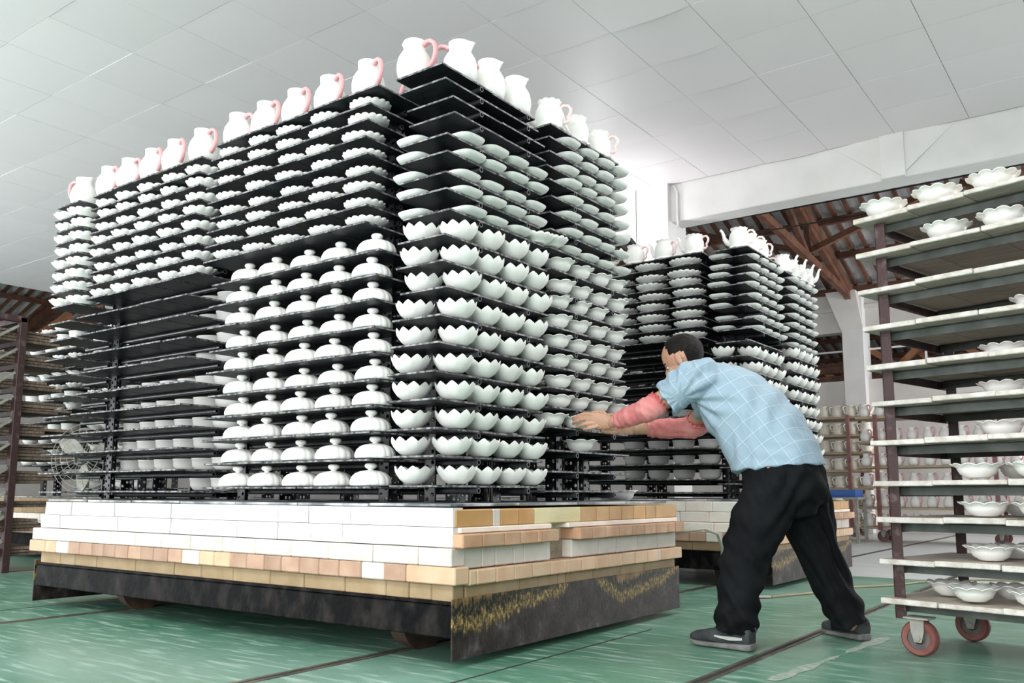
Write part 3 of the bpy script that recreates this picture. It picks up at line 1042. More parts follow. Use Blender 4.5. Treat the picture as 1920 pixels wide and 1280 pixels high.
def mk_pitcher():
    prof = [(0.044, 0), (0.050, 0.002), (0.060, 0.018), (0.066, 0.045), (0.066, 0.072), (0.060, 0.100), (0.049, 0.121), (0.043, 0.130), (0.0415, 0.140), (0.043, 0.160), (0.0435, 0.168), (0.040, 0.168), (0.039, 0.140), (0.05, 0.10), (0.0, 0.08)]
    t = [0] * 7 + [0, 0.1, 0.6, 1.0, 1.0, 0.1, 0, 0]

    def f(th, k, r, z):
        a = (th + math.pi) % (2 * math.pi) - math.pi
        w = math.exp(-(a / 0.38) ** 2) * t[k]
        return r + 0.015 * w, z + 0.006 * w
    fat = lambda m_: setattr(m_, 'v', [(x * 1.17, y * 1.17, z * 1.10) for x, y, z in m_.v]) or m_
    body = smooth_by_angle(fat(MB().lathe(prof, 48, f)).mesh('body', WHITE), 60)
    pts = [(-0.040, 0, 0.148), (-0.055, 0, 0.157), (-0.072, 0, 0.158), (-0.088, 0, 0.146), (-0.096, 0, 0.122), (-0.095, 0, 0.095), (-0.086, 0, 0.070), (-0.072, 0, 0.052), (-0.060, 0, 0.045)]
    hd = MB().tube(pts, [0.010, 0.0095, 0.009, 0.0085, 0.0085, 0.0085, 0.0085, 0.009, 0.010], 10)
    hd.v = [(x, y * 1.25, z) for x, y, z in hd.v]
    return body, smooth_by_angle(fat(hd).mesh('handle', PINK), 60)


def mk_teapot(body_mat=WHITE, handle_mat=LPINK):
    prof = [(0.058, 0), (0.064, 0.0), (0.067, 0.006), (0.060, 0.013), (0.052, 0.020), (0.057, 0.040), (0.060, 0.062), (0.056, 0.088), (0.046, 0.108), (0.043, 0.114), (0.047, 0.121), (0.050, 0.127), (0.047, 0.128), (0.040, 0.11), (0.0, 0.09)]
    t = [0, 0.6, 1, 0.4, 0, 0, 0, 0, 0, 0, 0.6, 1, 1, 0, 0]
    body = smooth_by_angle(MB().lathe(prof, 60, lobed(10, 0.06, 0.004, t, 0.8)).mesh('body', body_mat), 60)
    sp = MB().tube([(0.048, 0, 0.040), (0.070, 0, 0.050), (0.085, 0, 0.074), (0.090, 0, 0.098), (0.098, 0, 0.120), (0.108, 0, 0.130)], [0.020, 0.017, 0.0125, 0.0095, 0.008, 0.0085], 10)
    spout = smooth_by_angle(sp.mesh('spout', body_mat), 60)
    pts = [(-0.044, 0, 0.100), (-0.060, 0, 0.113), (-0.078, 0, 0.112), (-0.089, 0, 0.098), (-0.087, 0, 0.080), (-0.076, 0, 0.064), (-0.080, 0, 0.050), (-0.072, 0, 0.040), (-0.054, 0, 0.040)]
    hd = smooth_by_angle(MB().tube(pts, [0.008, 0.0075, 0.007, 0.007, 0.007, 0.0065, 0.006, 0.007, 0.008], 8).mesh('handle', handle_mat), 60)
    return body, spout, hd


ME_LOTUS = mk_lotus()
ME_RUFF = mk_plate(16, 0.07, 0.092, 1.12, height=0.036)
ME_LEAF = mk_plate(11, 0.13, 0.091, 1.12, 0.6, 0.040)
ME_SQ = mk_square_plate()
ME_WAVY = mk_wavy_bowl()
ME_CASS = mk_casserole()
ME_DOME, ME_KNOB = mk_lid()
ME_PB, ME_PH = mk_pitcher()
ME_TB, ME_TS, ME_TH = mk_teapot()
ME_CTB, ME_CTS, ME_CTH = mk_teapot(CREAM, CREAM)
ME_SOUP = mk_wavy_bowl(1.26, 11, hs=0.86)
for i in range(1):
    ME_SOUP.name = 'soup_bowl'


def put(name, me, loc, label, cat, group, rz=0.0, sc=1.0, tilt=0.0):
    o = link(name, me, None, loc, (tilt, 0, rz), (sc, sc, sc))
    return tag(o, label, cat, group)


def put_lid(loc, label, group, rz=0, sc=1.0):
    t = thing('lidded_dish', label, 'lidded dish', loc, rz, group)
    t.scale = (sc, sc, sc)
    d = link('dome', ME_DOME, t)
    link('knob', ME_KNOB, d)
    return t


def put_pitcher(loc, label, group, rz=0, sc=1.0):
    t = thing('pitcher', label, 'pitcher', loc, rz, group)
    t.scale = (sc, sc, sc)
    link('body', ME_PB, t)
    link('handle', ME_PH, t)['label'] = 'pink loop handle'
    return t


def put_teapot(loc, label, group, rz=0, sc=1.0, cream=False, name='teapot', cat='teapot'):
    t = thing(name, label, cat, loc, rz, group)
    t.scale = (sc, sc, sc)
    link('body', ME_CTB if cream else ME_TB, t)
    link('spout', ME_CTS if cream else ME_TS, t)
    link('handle', ME_CTH if cream else ME_TH, t)
    return t


rj = random.Random(5)
J = lambda a: rj.uniform(-a, a)


def ordl(i, n, a='left', b='right'):
    """position words among n in a row, i counted from the b end"""
    if i == 0:
        return b + 'most'
    if i == n - 1:
        return a + 'most'
    return ORD[i] + ' from ' + b


# ------------------------------------------------------------------ near car and its load
kiln_car(0, 0, 'white-coated kiln car in the foreground with stepped brick edge and rusty skirt', seed=1)
ZA = [2.476, 2.419, 2.357, 2.289, 2.177, 2.1, 2.009, 1.936, 1.849, 1.734, 1.619, 1.517, 1.389, 1.274, 1.153, 1.04, 0.922, 0.81, 0.691]
YA = [0.055, 0.076, 0.13, 0.141, 0.093, 0.094, 0.096, 0.097, 0.114, 0.084, 0.071, 0.109, 0.062, 0.058, 0.032, 0.041, 0.051, 0.046, 0.069]
jA = [(J(0.006), y - 0.065) for y in YA]
A = rack((0, 0), 'black corner rack nearest the camera holding petal bowls', -0.41, -0.14, 0.065, 0.745, ZA, 2, (0.317, 0.682),
         [(-0.405, 0.28), (-0.272, 0.34), (-0.405, 0.66), (-0.272, 0.66)], jit=jA, long_axis='y', seed=2, ext=[0.02 if k < 9 else 0.09 for k in range(19)])
ZA2 = [2.472 + 0.03, 2.438, 2.36, 2.28, 2.21, 2.13, 2.04, 1.955, 1.86, 1.757, 1.648, 1.568, 1.47, 1.37, 1.271, 1.17, 1.075, 0.977, 0.866, 0.765, 0.672]
jA2 = [(J(0.006), J(0.018)) for z in ZA2]
A2 = rack((0, 0), 'black rack on the near car facing the worker', -0.41, -0.14, 0.875, 1.56, ZA2, 2, (1.103, 1.475),
          [(-0.405, 1.05), (-0.272, 1.12), (-0.405, 1.45), (-0.272, 1.45)], jit=jA2, long_axis='y', seed=3, ext=[0.01 if k < 9 else 0.09 for k in range(21)])
ZB = [2.495, 2.43, 2.352, 2.272, 2.187, 2.11, 2.029, 1.95, 1.865, 1.733, 1.616, 1.503, 1.385, 1.27, 1.151, 1.038, 0.922, 0.805, 0.686]
B = rack((0, 0), 'wide black rack of lidded dishes beside the corner rack', -1.755, -0.545, 0.08, 0.62, ZB, 5, (0.33, 0.52),
         [(-1.74, 0.30), (-0.64, 0.30), (-1.66, 0.57), (-0.64, 0.57), (-1.15, 0.57)], jx=0.012, jy=0.012, seed=4,
         jit=[(J(0.01) + (-0.05 if 0 < k < 9 else 0.015), J(0.012)) for k in range(19)])
ZC = [2.487, 2.393, 2.324, 2.237, 2.156, 2.074, 1.993, 1.913, 1.829, 1.717, 1.61, 1.484, 1.382, 1.248, 1.127, 1.01, 0.895, 0.78, 0.667]
C_ = rack((0, 0), 'wide black rack at far left with many empty lower shelves', -3.03, -1.89, 0.08, 0.62, ZC, 5, (0.32, 0.535),
          [(-3.03, 0.285), (-2.13, 0.585), (-2.90, 0.585), (-2.50, 0.585)], seed=6, jit=[(J(0.015) - (0.055 if k >= 9 else 0.0), J(0.012)) for k in range(19)])
D = rack((0, 0), 'narrow black rack at the left end of the near car', -3.43, -3.16, 0.07, 0.74, [z - 0.004 for z in ZC], 2, (0.33, 0.60),
         [(-3.19, 0.42), (-3.40, 0.66), (-3.19, 0.66)], seed=7, long_axis='y', jit=[(J(0.012), J(0.012)) for z in ZC])
B2 = rack((0, 0), 'black inner rack behind the lidded dishes', -1.755, -0.545, 0.86, 1.5, ZB, 3, (0.98, 1.36), [(-1.66, 0.95), (-0.64, 0.95), (-1.66, 1.42), (-0.64, 1.42)], seed=8)
C2 = rack((0, 0), 'black inner rack behind the far left shelves', -3.03, -1.89, 0.86, 1.5, ZC[:10], 3, (0.98, 1.36), [(-2.90, 0.95), (-1.99, 0.95), (-2.90, 1.42), (-1.99, 1.42)], seed=9)

for k, (z, dx, dy) in enumerate(A):
    sh = ORD[k] + ' shelf down'
    if k == 0:
        for i, (x, y) in enumerate(((-0.215, 0.262), (-0.215, 0.475), (-0.215, 0.685))):
            put_pitcher((x + dx, y, z), 'white pitcher with spout to the right, %s on corner rack top edge' % ('nearest' if i == 0 else 'middle' if i == 1 else 'last'), 'pitchers on top of the near car', 0.55 + J(0.2), 1.03)
        put_pitcher((-0.372, 0.135, z), 'white pitcher with pink handle at the very corner of the topmost shelf', 'pitchers on top of the near car', math.pi + 0.1, 1.03)
    elif 4 <= k <= 8:
        for i, y in enumerate((0.24, 0.408, 0.575, 0.742)[:3 if k == 8 else 4]):
            put('square_plate', ME_SQ, (-0.180 + dx + J(0.006), y + dy * 0.5 + J(0.012), z), 'pale square plate, %s from the corner, corner rack, %s' % (ORD[i], sh), 'square plate', 'square plates on the near car', J(0.04), 0.97)
        put('square_plate', ME_SQ, (-0.375 + dx, 0.135 + dy + J(0.01), z), 'pale square plate overhanging left end of corner rack, %s' % sh, 'square plate', 'square plates on the near car', J(0.05), 1.0)
    elif k >= 9:
        for i, y in enumerate((0.226, 0.408, 0.590, 0.772)):
            put('petal_bowl', ME_LOTUS, (-0.182 + dx + J(0.008), y + dy * 0.8 + J(0.008), z), 'white petal-edged bowl, %s from the corner, corner rack, %s' % (ORD[i], sh), 'bowl', 'petal bowls on the near car', J(3), 0.965)
        put('petal_bowl', ME_LOTUS, (-0.335 + dx + J(0.006), 0.140 + dy + J(0.006), z), 'white petal-edged bowl left of the corner bowl, corner rack, %s' % sh, 'bowl', 'petal bowls on the near car', J(3), 0.955)

for k, (z, dx, dy) in enumerate(A2):
    sh = ORD[k] + ' shelf down'
    if k == 0:
        for i, y in enumerate((0.99, 1.24, 1.48)):
            put_teapot((-0.22 + dx, y, z), 'white teapot with scalloped rim, %s on the rack facing the worker' % ('nearest' if i == 0 else 'middle one' if i == 1 else 'farthest'), 'teapots on the near car', math.pi + 0.5 + (1.2 if i == 1 else 0) + J(0.2), 1.26)
    elif 1 <= k <= 8:
        for i, y in enumerate((1.08, 1.25, 1.42, 1.588)):
            put('square_plate', ME_SQ, (-0.178 + dx + J(0.006), y + dy + J(0.01), z), 'pale square plate, %s from near end, rack facing worker, %s' % (ORD[i], sh), 'square plate', 'square plates on the near car', J(0.04), 0.97)
    elif 9 <= k <= 16:
        for i, y in enumerate((1.01, 1.195, 1.385, 1.565)):
            put('wavy_bowl', ME_WAVY, (-0.188 + dx + J(0.006), y + dy * 0.5 + J(0.008), z), 'white flared bowl with wavy rim, %s from near end, rack facing worker, %s' % (ORD[i], sh), 'bowl', 'wavy bowls on the near car', J(3), 0.95)
    elif k == 17:
        put('wavy_bowl', ME_WAVY, (-0.188, 0.95, z), 'white wavy-rimmed bowl just left of the worker\'s hand', 'bowl', 'wavy bowls on the near car', 0.4, 0.98)
        put('wavy_bowl', ME_WAVY, (-0.15, 1.125, z), 'white wavy-rimmed bowl held in the worker\'s left hand', 'bowl', 'wavy bowls on the near car', 1.4, 0.95)
    elif k == 18:
        put('wavy_bowl', ME_WAVY, (-0.20, 1.24, z), 'single white wavy bowl on the shelf below the worker\'s hands', 'bowl', 'wavy bowls on the near car', 1.4, 0.98)
put('wavy_bowl', ME_WAVY, (-0.30, 1.86, 0.618), 'lone white wavy bowl on the brick deck of the near car', 'bowl', 'wavy bowls on the near car', 0.3, 0.95)
put('ruffled_plate', ME_RUFF, (-0.17, 0.775, A[8][0]), 'white ruffled plate sticking out at far end of corner rack above the bowls', 'plate', 'stray ruffled plates on the near car', 0.6)
put('ruffled_plate', ME_RUFF, (-0.17, 0.90, A2[8][0]), 'white ruffled plate between the two right-hand racks', 'plate', 'stray ruffled plates on the near car', 0.2)

BX = (-0.665, -0.915, -1.155, -1.40, -1.635)
for k, (z, dx, dy) in enumerate(B):
    sh = ORD[k] + ' shelf down'
    if k == 0:
        for i, x in enumerate((-0.70, -0.965, -1.21, -1.455, -1.69)):
            put_pitcher((x, 0.17, z), 'white pitcher with pink handle, %s on the wide rack beside corner rack' % ordl(i, 5), 'pitchers on top of the near car', math.pi - 0.06 + J(0.2), 1.02)
        put_pitcher((-0.60, 0.44, z), 'white pitcher half hidden behind the corner pitchers', 'pitchers on top of the near car', 0.4, 1.0)
    elif k <= 8:
        for i, x in enumerate(BX):
            put('ruffled_plate', ME_RUFF, (x + dx * 0.5 - 0.02 + J(0.02), 0.178 + dy + J(0.006), z), 'white ruffled plate, %s, wide rack beside corner rack, %s' % (ordl(i, 5), sh), 'plate', 'ruffled plates on the wide rack', J(0.3))
    else:
        for i, x in enumerate((-0.60, -0.845, -1.07, -1.30, -1.53)):
            put_lid((x - 0.015 + J(0.012), 0.165 + dy + J(0.008), z), 'white fluted lidded dish with knob, %s, %s on wide rack' % (ordl(i, 5), sh), 'lidded dishes on the near car', J(3), 1.0 + J(0.01))
for k, (z, dx, dy) in enumerate(C_):
    sh = ORD[k] + ' shelf down'
    if k == 0:
        for i, x in enumerate((-2.01, -2.27, -2.50, -2.755, -2.99)):
            put_pitcher((x, 0.17, z), 'white pitcher with pink handle, %s on the far left wide rack' % ordl(i, 5), 'pitchers on top of the near car', math.pi - 0.06 + J(0.2), 1.02)
    elif k <= 8:
        for i, x in enumerate((-1.985, -2.225, -2.46, -2.695, -2.925)):
            put('scalloped_plate', ME_LEAF, (x + J(0.015), 0.172 + dy + J(0.006), z), 'white deeply scalloped plate, %s, far left wide rack, %s' % (ordl(i, 5), sh), 'plate', 'scalloped plates on the near car', J(0.3))
    elif k <= 17:
        n = 6
        xs = (-2.03, -2.215, -2.40, -2.585, -2.77, -2.955)
        for i, x in enumerate(xs):
            put('round_bowl', ME_CASS, (x + J(0.005), 0.43 + J(0.01), z), 'plain white round bowl, %s, back of far left rack, %s' % (ordl(i, 6), sh), 'bowl', 'round bowls on the near car', J(3), 1.0)
    else:
        for i, x in enumerate((-2.05, -2.25)):
            put('round_bowl', ME_CASS, (x, 0.45, z), 'plain round bowl in shade on the lowest far left shelf, %s of two' % ('right' if i == 0 else 'left'), 'bowl', 'round bowls on the near car', 0, 1.0)
for k, (z, dx, dy) in enumerate(D):
    sh = ORD[k] + ' shelf down'
    if k == 0:
        put_pitcher((-3.30, 0.17, z), 'white pitcher at the far left end with its pink handle to the left', 'pitchers on top of the near car', 0.35, 1.02)
    elif k <= 8:
        for i, x in enumerate((-3.20, -3.385)):
            put('scalloped_plate', ME_LEAF, (x + J(0.01), 0.15 + dy + J(0.01), z), 'white deeply scalloped plate, %s one on narrow left end rack, %s' % ('right' if i == 0 else 'left', sh), 'plate', 'scalloped plates on the near car', J(0.3), 0.98)

# ------------------------------------------------------------------ rear car and its load
YO = 3.42
kiln_car(0, YO, 'second kiln car with cream brick edge behind the worker', coat=False, seed=2)
o2 = (0, YO)
ZA_ = [2.48, 2.425, 2.345, 2.275, 2.20, 2.115, 2.035, 1.95, 1.87, 1.66 + 0.12, 1.66, 1.545, 1.43, 1.315, 1.20, 1.085, 0.965, 0.85, 0.73]
RA = rack(o2, 'black corner rack of the rear car behind the worker\'s head', -0.41, -0.14, 0.10, 0.80, ZA_, 2, (0.357, 0.707), [(-0.405, 0.30), (-0.272, 0.34), (-0.405, 0.66), (-0.272, 0.66)], seed=12, long_axis='y', jit=[(J(0.012), J(0.03) + 0.03 * math.sin(k)) for k in range(19)])
RA2 = rack(o2, 'black rack at the right rear of the rear car', -0.41, -0.14, 0.95, 1.68, [z - 0.01 for z in ZA_], 2, (1.21, 1.56), [(-0.405, 1.02), (-0.272, 1.06), (-0.405, 1.5), (-0.272, 1.5)], seed=13, long_axis='y', jit=[(J(0.01), J(0.02)) for k in range(19)])
ZB_ = [2.492, 2.414, 2.317, 2.251, 2.164, 2.083, 1.997, 1.917, 1.83, 1.72, 1.60, 1.48, 1.36, 1.24, 1.12, 1.0, 0.88, 0.765, 0.668]
RB = rack(o2, 'wide black rack of the rear car above the worker\'s arms', -1.755, -0.50, 0.08, 0.62, ZB_, 3, (0.32, 0.53), [(-1.66, 0.57), (-0.52, 0.57), (-1.13, 0.57)], seed=14, jit=[(J(0.02), J(0.01)) for k in range(19)])
RC = rack(o2, 'wide black rack at the left of the rear car', -3.03, -1.89, 0.08, 0.62, ZB_, 3, (0.33, 0.50), [(-2.9, 0.3), (-1.99, 0.3), (-2.9, 0.55), (-1.99, 0.55)], seed=15)
RB2 = rack(o2, 'black inner rack deep in the rear car', -1.755, -0.545, 0.86, 1.5, ZB_, 2, (0.98, 1.36), [(-1.66, 0.95), (-0.64, 0.95), (-1.66, 1.42), (-0.64, 1.42)], seed=16)
for k, (z, dx, dy) in enumerate(RA):
    sh = ORD[k] + ' shelf down'
    if k == 0:
        for i, y in enumerate((0.16, 0.36, 0.57)):
            put_teapot((-0.23, YO + y + 0.02, z), 'white teapot, %s on the rear car corner rack top' % ('nearest' if i == 0 else 'second' if i == 1 else 'third'), 'teapots on the rear car', math.pi + 0.5 + J(0.3), 1.28)
    elif k <= 8:
        for i, y in enumerate((0.285, 0.457, 0.629, 0.80)):
            put('square_plate', ME_SQ, (-0.195 + dx + J(0.006), y + dy + J(0.01), z), 'pale square plate, %s from corner, rear car corner rack, %s' % (ORD[i], sh), 'square plate', 'square plates on the rear car', J(0.04), 0.99)
        put('square_plate', ME_SQ, (-0.375 + dx, 0.17 + dy, z), 'pale square plate overhanging the left of rear car corner rack, %s' % sh, 'square plate', 'square plates on the rear car', J(0.04), 0.99)
    elif k >= 10:
        for i, y in enumerate((0.265, 0.445, 0.625, 0.805)):
            put('petal_bowl', ME_LOTUS, (-0.205 + dx + J(0.006), y + YO + (dy - YO) * 0.6 + J(0.006), z), 'white petal-edged bowl, %s from corner, rear car corner rack, %s' % (ORD[i], sh), 'bowl', 'petal bowls on the rear car', J(3), 0.965)
        if k < 13:
            put('petal_bowl', ME_LOTUS, (-0.36 + dx, 0.17 + dy, z), 'white petal-edged bowl at left of rear car corner rack, %s' % sh, 'bowl', 'petal bowls on the rear car', J(3), 0.965)
for k, (z, dx, dy) in enumerate(RA2):
    sh = ORD[k] + ' shelf down'
    if k == 0:
        for i, y in enumerate((1.05, 1.27, 1.47, 1.64)):
            put_teapot((-0.20, YO + y, z), 'white teapot, %s on the rear rack of the rear car' % ('nearest' if i == 0 else 'second' if i == 1 else 'third' if i == 2 else 'farthest'), 'teapots on the rear car', 0.5 + J(0.3), 1.2)
    elif k <= 8:
        for i, y in enumerate((1.14, 1.312, 1.484, 1.655)):
            put('square_plate', ME_SQ, (-0.195 + dx + J(0.006), y + dy + J(0.01), z), 'pale square plate, %s from near end, rear rack of rear car, %s' % (ORD[i], sh), 'square plate', 'square plates on the rear car', J(0.04), 0.99)
    else:
        for i, y in enumerate((1.12, 1.30, 1.48, 1.66)):
            put('petal_bowl', ME_LOTUS, (-0.205 + dx + J(0.006), y + YO + (dy - YO) * 0.6 + J(0.006), z), 'white petal-edged bowl, %s from near end, rear rack of rear car, %s' % (ORD[i], sh), 'bowl', 'petal bowls on the rear car', J(3), 0.965)
for k, (z, dx, dy) in enumerate(RB):
    sh = ORD[k] + ' shelf down'
    if k == 0:
        for i, x in enumerate((-0.60, -0.86, -1.12, -1.38)):
            put_teapot((x, YO + 0.19, z), 'white teapot with pinkish handle, %s on the rear car wide rack' % ('rightmost' if i == 0 else ORD[i] + ' from right'), 'teapots on the rear car', math.pi - 0.15 + J(0.2), 1.3)
    elif k <= 8:
        for i, x in enumerate((-0.66, -0.96, -1.25, -1.53)):
            put('ruffled_plate', ME_RUFF, (x + dx + J(0.01), YO + 0.18 + J(0.006), z), 'white ruffled plate, %s, rear car wide rack, %s' % ('rightmost' if i == 0 else ORD[i] + ' from right', sh), 'plate', 'ruffled plates on the rear car', J(0.2), 1.25)
    elif 13 <= k <= 17:
        for i, x in enumerate((-0.62, -0.84, -1.06, -1.28)):
            put('round_bowl', ME_CASS, (x, YO + 0.42, z), 'round bowl in shade, %s, rear car wide rack, %s' % ('rightmost' if i == 0 else ORD[i] + ' from right', sh), 'bowl', 'round bowls on the rear car', 0, 1.05)

# ================================================================== trolley rack at the right edge
def caster(parent, x, y, ang=0.0, r=0.074, s=1.0):
    c = link('caster', MB().box(-0.05, 0.05, -0.045, 0.045, 0.150, 0.158, 0.002).mesh('caster_plate', GALV), parent, (x, y, 0), (0, 0, ang), (s, s, s))
    prof = [(0.046, -0.021), (0.066, -0.022), (0.073, -0.014), (0.074, 0.0), (0.073, 0.014), (0.066, 0.022), (0.046, 0.021)]
    t = MB().lathe(prof, 32, capb=False)
    t.v = [(p[0], p[2], p[1]) for p in t.v]
    link('tyre', smooth_by_angle(t.mesh('tyre', TYRE), 50), c, (0, 0, 0.074))
    hb = MB().lathe([(0.0, -0.018), (0.02, -0.022), (0.026, -0.012), (0.047, -0.015), (0.047, 0.015), (0.026, 0.012), (0.02, 0.022), (0.0, 0.018)], 24, capb=False)
    hb.v = [(p[0], p[2], p[1]) for p in hb.v]
    link('hub', smooth_by_angle(hb.mesh('hub', HUB), 40), c, (0, 0, 0.074))
    for sy in (-1, 1):
        vs = []
        for y_ in (sy * 0.026, sy * 0.030):
            vs += [(-0.028, y_, 0.15), (0.028, y_, 0.15), (0.026, y_, 0.10), (0.014, y_, 0.058), (-0.014, y_, 0.058), (-0.026, y_, 0.10)]
        fs = [(0, 1, 2, 3, 4, 5), (11, 10, 9, 8, 7, 6)] + [(i, i + 6, (i + 1) % 6 + 6, (i + 1) % 6) for i in range(6)]
        f = link('fork', MB().add(vs, fs).mesh('fork', GALV), c)
    b = MB().lathe([(0.012, -0.036), (0.012, 0.036)], 6, capt=True)
    b.v = [(p[0], p[2], p[1]) for p in b.v]
    link('axle_bolt', b.mesh('axle_bolt', GALV), c, (0, 0, 0.074))
    return c


AR = math.radians(-14.1)
TX, TY = 1.206, 1.336
RK = thing('trolley_rack', 'tall maroon trolley rack with whitened board shelves at the right edge', 'trolley rack', (TX, TY, 0), AR)
ZR = [1.859, 1.701, 1.536, 1.372, 1.199, 1.042, 0.875, 0.703, 0.552, 0.38, 0.22]
JR = [-0.036, -0.032, -0.031, -0.017, -0.012, 0.004, -0.010, -0.001, -0.002, 0.002, 0.0]


def RP(a, b, z=0.0):
    return (TX + a * math.cos(AR) - b * math.sin(AR), TY + a * math.sin(AR) + b * math.cos(AR), z)


for (a, b) in ((0.035, 0.055), (0.055, 0.615), (1.55, 0.055), (1.55, 0.615)):
    mb = MB().box(0, 0.046, 0, 0.005, 0.145, 1.84).box(0, 0.005, 0, 0.046, 0.145, 1.84)
    link('post', mb.mesh('post', REDST), RK, (a, b, 0))
for k, z in enumerate(ZR):
    for b in (0.105, 0.60):
        mb = MB().box(0.04, 1.6, b, b + 0.04, z - 0.018, z - 0.013).box(0.04, 1.6, b, b + 0.005, z - 0.05, z - 0.013)
        link('shelf_rail', mb.mesh('shelf_rail', DKRAIL), RK)
    for a in (0.042, 1.56):
        mb = MB().box(a, a + 0.005, 0.06, 0.65, z - 0.055, z - 0.018)
        link('side_rail', mb.mesh('side_rail', REDST), RK)
    x = JR[k]
    j = 0
    R_ = random.Random(k * 3 + 1)
    while x < 1.55:
        w = R_.choice((0.235, 0.25, 0.262, 0.285))
        y0 = R_.uniform(-0.02, 0.02) * (0 if j == 0 else 1)
        t = 0.021 + R_.uniform(-0.003, 0.003)
        zj = 0.0 if j == 0 else R_.uniform(0, 0.006)
        mb = MB()
        mb.box(0.0015, w - 0.0015, 0.012, 0.70, -0.0125, -0.0125 + t, 0.002)
        mb.cur = 1
        mb.box(0.0015, w - 0.0015, 0.0, 0.0125, -0.0125, -0.0125 + t, 0.003)
        link('shelf_board', mb.mesh('shelf_board', [WOODB, WOODE]), RK, (x, y0, z + zj), (0, R_.uniform(-.006, .006) if j else 0, 0))
        x += w
        j += 1
for (a, b) in ((0.125, 0.075), (0.10, 0.63), (1.5, 0.075), (1.5, 0.63)):
    caster(RK, a, b, random.uniform(-0.15, 0.15))
SB = [(0, 0.070, 0.09), (0, 0.300, 0.09), (0, 0.525, 0.09), (1, 0.325, 0.10), (1, 0.555, 0.10), (3, 0.60, 0.25), (4, 0.44, 0.30), (4, 0.66, 0.30), (5, 0.44, 0.28), (5, 0.66, 0.26),
      (6, 0.44, 0.22), (6, 0.66, 0.24), (7, 0.385, 0.09), (7, 0.60, 0.09), (7, 0.47, 0.30), (8, 0.40, 0.11), (8, 0.615, 0.09), (8, 0.46, 0.33), (9, 0.40, 0.13), (9, 0.615, 0.09), (9, 0.42, 0.35),
      (10, 0.185, 0.24), (10, 0.345, 0.10), (10, 0.42, 0.30), (10, 0.565, 0.10)]
cnt = {}
for s, a, b in SB:
    cnt[s] = cnt.get(s, 0) + 1
seen = {}
for s, a, b in SB:
    i = seen.get(s, 0)
    seen[s] = i + 1
    where = ('the only one' if cnt[s] == 1 else ORD[i] + ' of %d' % cnt[s])
    put('soup_bowl', ME_SOUP, RP(a + J(0.006), b, ZR[s] + 0.0195), 'white scallop-rimmed bowl on right trolley rack, %s shelf from top, %s' % (ORD[s], where), 'bowl', 'bowls on the right trolley rack', J(3), 0.86)
# a few raw plates stacked on a rear shelf
pk = put('tile_stack', MB().box(-0.09, 0.09, -0.07, 0.07, 0, 0.014, 0.002).box(-0.092, 0.088, -0.068, 0.072, 0.016, 0.03, 0.002).box(-0.088, 0.09, -0.07, 0.07, 0.032, 0.046, 0.002).mesh('tile_stack', WOODE), RP(0.20, 0.50, ZR[5] + 0.016), 'small stack of pale flat bats at the back of the trolley rack', 'bats', None, AR)

# ================================================================== board rack at the left edge
LR = thing('board_rack', 'brown steel rack loaded with stacked wooden boards at the left edge', 'rack', (-5.50, 0.85, 0))
for (x, y) in ((0, 0), (0, -0.75), (-1.5, 0), (-1.5, -0.75)):
    link('post', MB().box(x - 0.05, x + 0.012, y - 0.03, y + 0.03, 0, 2.13, 0.004).mesh('post', REDST), LR)
link('top_rail', MB().box(-0.05, 0.012, -0.75, 0.02, 2.09, 2.14).mesh('top_rail', REDST), LR)
link('top_rail', MB().box(-1.5, 0.0, -0.03, 0.03, 2.09, 2.14).mesh('top_rail', REDST), LR)
for k in range(10):
    z = 0.13 + 0.2 * k
    link('bracket', MB().bar((-0.02, -0.03, z + 0.13), (-0.03, -0.30, z - 0.06), 0.022, 0.02).mesh('bracket', GALV), LR)
    link('shelf_rail', MB().box(-1.5, -0.05, -0.03, 0.0, z - 0.04, z).mesh('shelf_rail', REDST), LR)
R_ = random.Random(3)
TOPS = {}
for k in range(10):
    z = 0.13 + 0.2 * k
    n = (3, 4, 2, 4, 5, 4, 4, 3, 4, 4)[k]
    for j in range(n):
        t = 0.02 + R_.uniform(0, 0.006)
        y1 = 0.40 + R_.uniform(-0.14, 0.14)
        w = R_.uniform(0.22, 0.42)
        bo = link('wooden_board', MB().box(-0.25 - w, -0.062 - R_.uniform(0.0, 0.02), -0.62, y1, 0.001, t, 0.002).mesh('wooden_board', WOODD), None, (-5.50, 0.85, z), (0, 0, 0))
        tag(bo, 'brown board, left edge rack, %s level up, %s in its pile' % (ORD[k], 'lowest' if j == 0 else ORD[j]), 'board', 'boards in the left rack')
        z += t + 0.003
    TOPS[k] = z
for i, (y, z) in enumerate(((0.14, 0.42), (0.16, 0.24), (-0.05, 0.36))):
    zz = TOPS[(1, 0, 0)[i]] + 0.002
    put('wavy_bowl', ME_WAVY, (-5.66 - 0.02 * i, 0.80 + (0.0, 0.02, -0.2)[i], zz), ('upper', 'lower', 'front')[i] + ' white bowl low down in the left edge board rack', 'bowl', 'bowls in the left board rack', 0.2, 1.0)

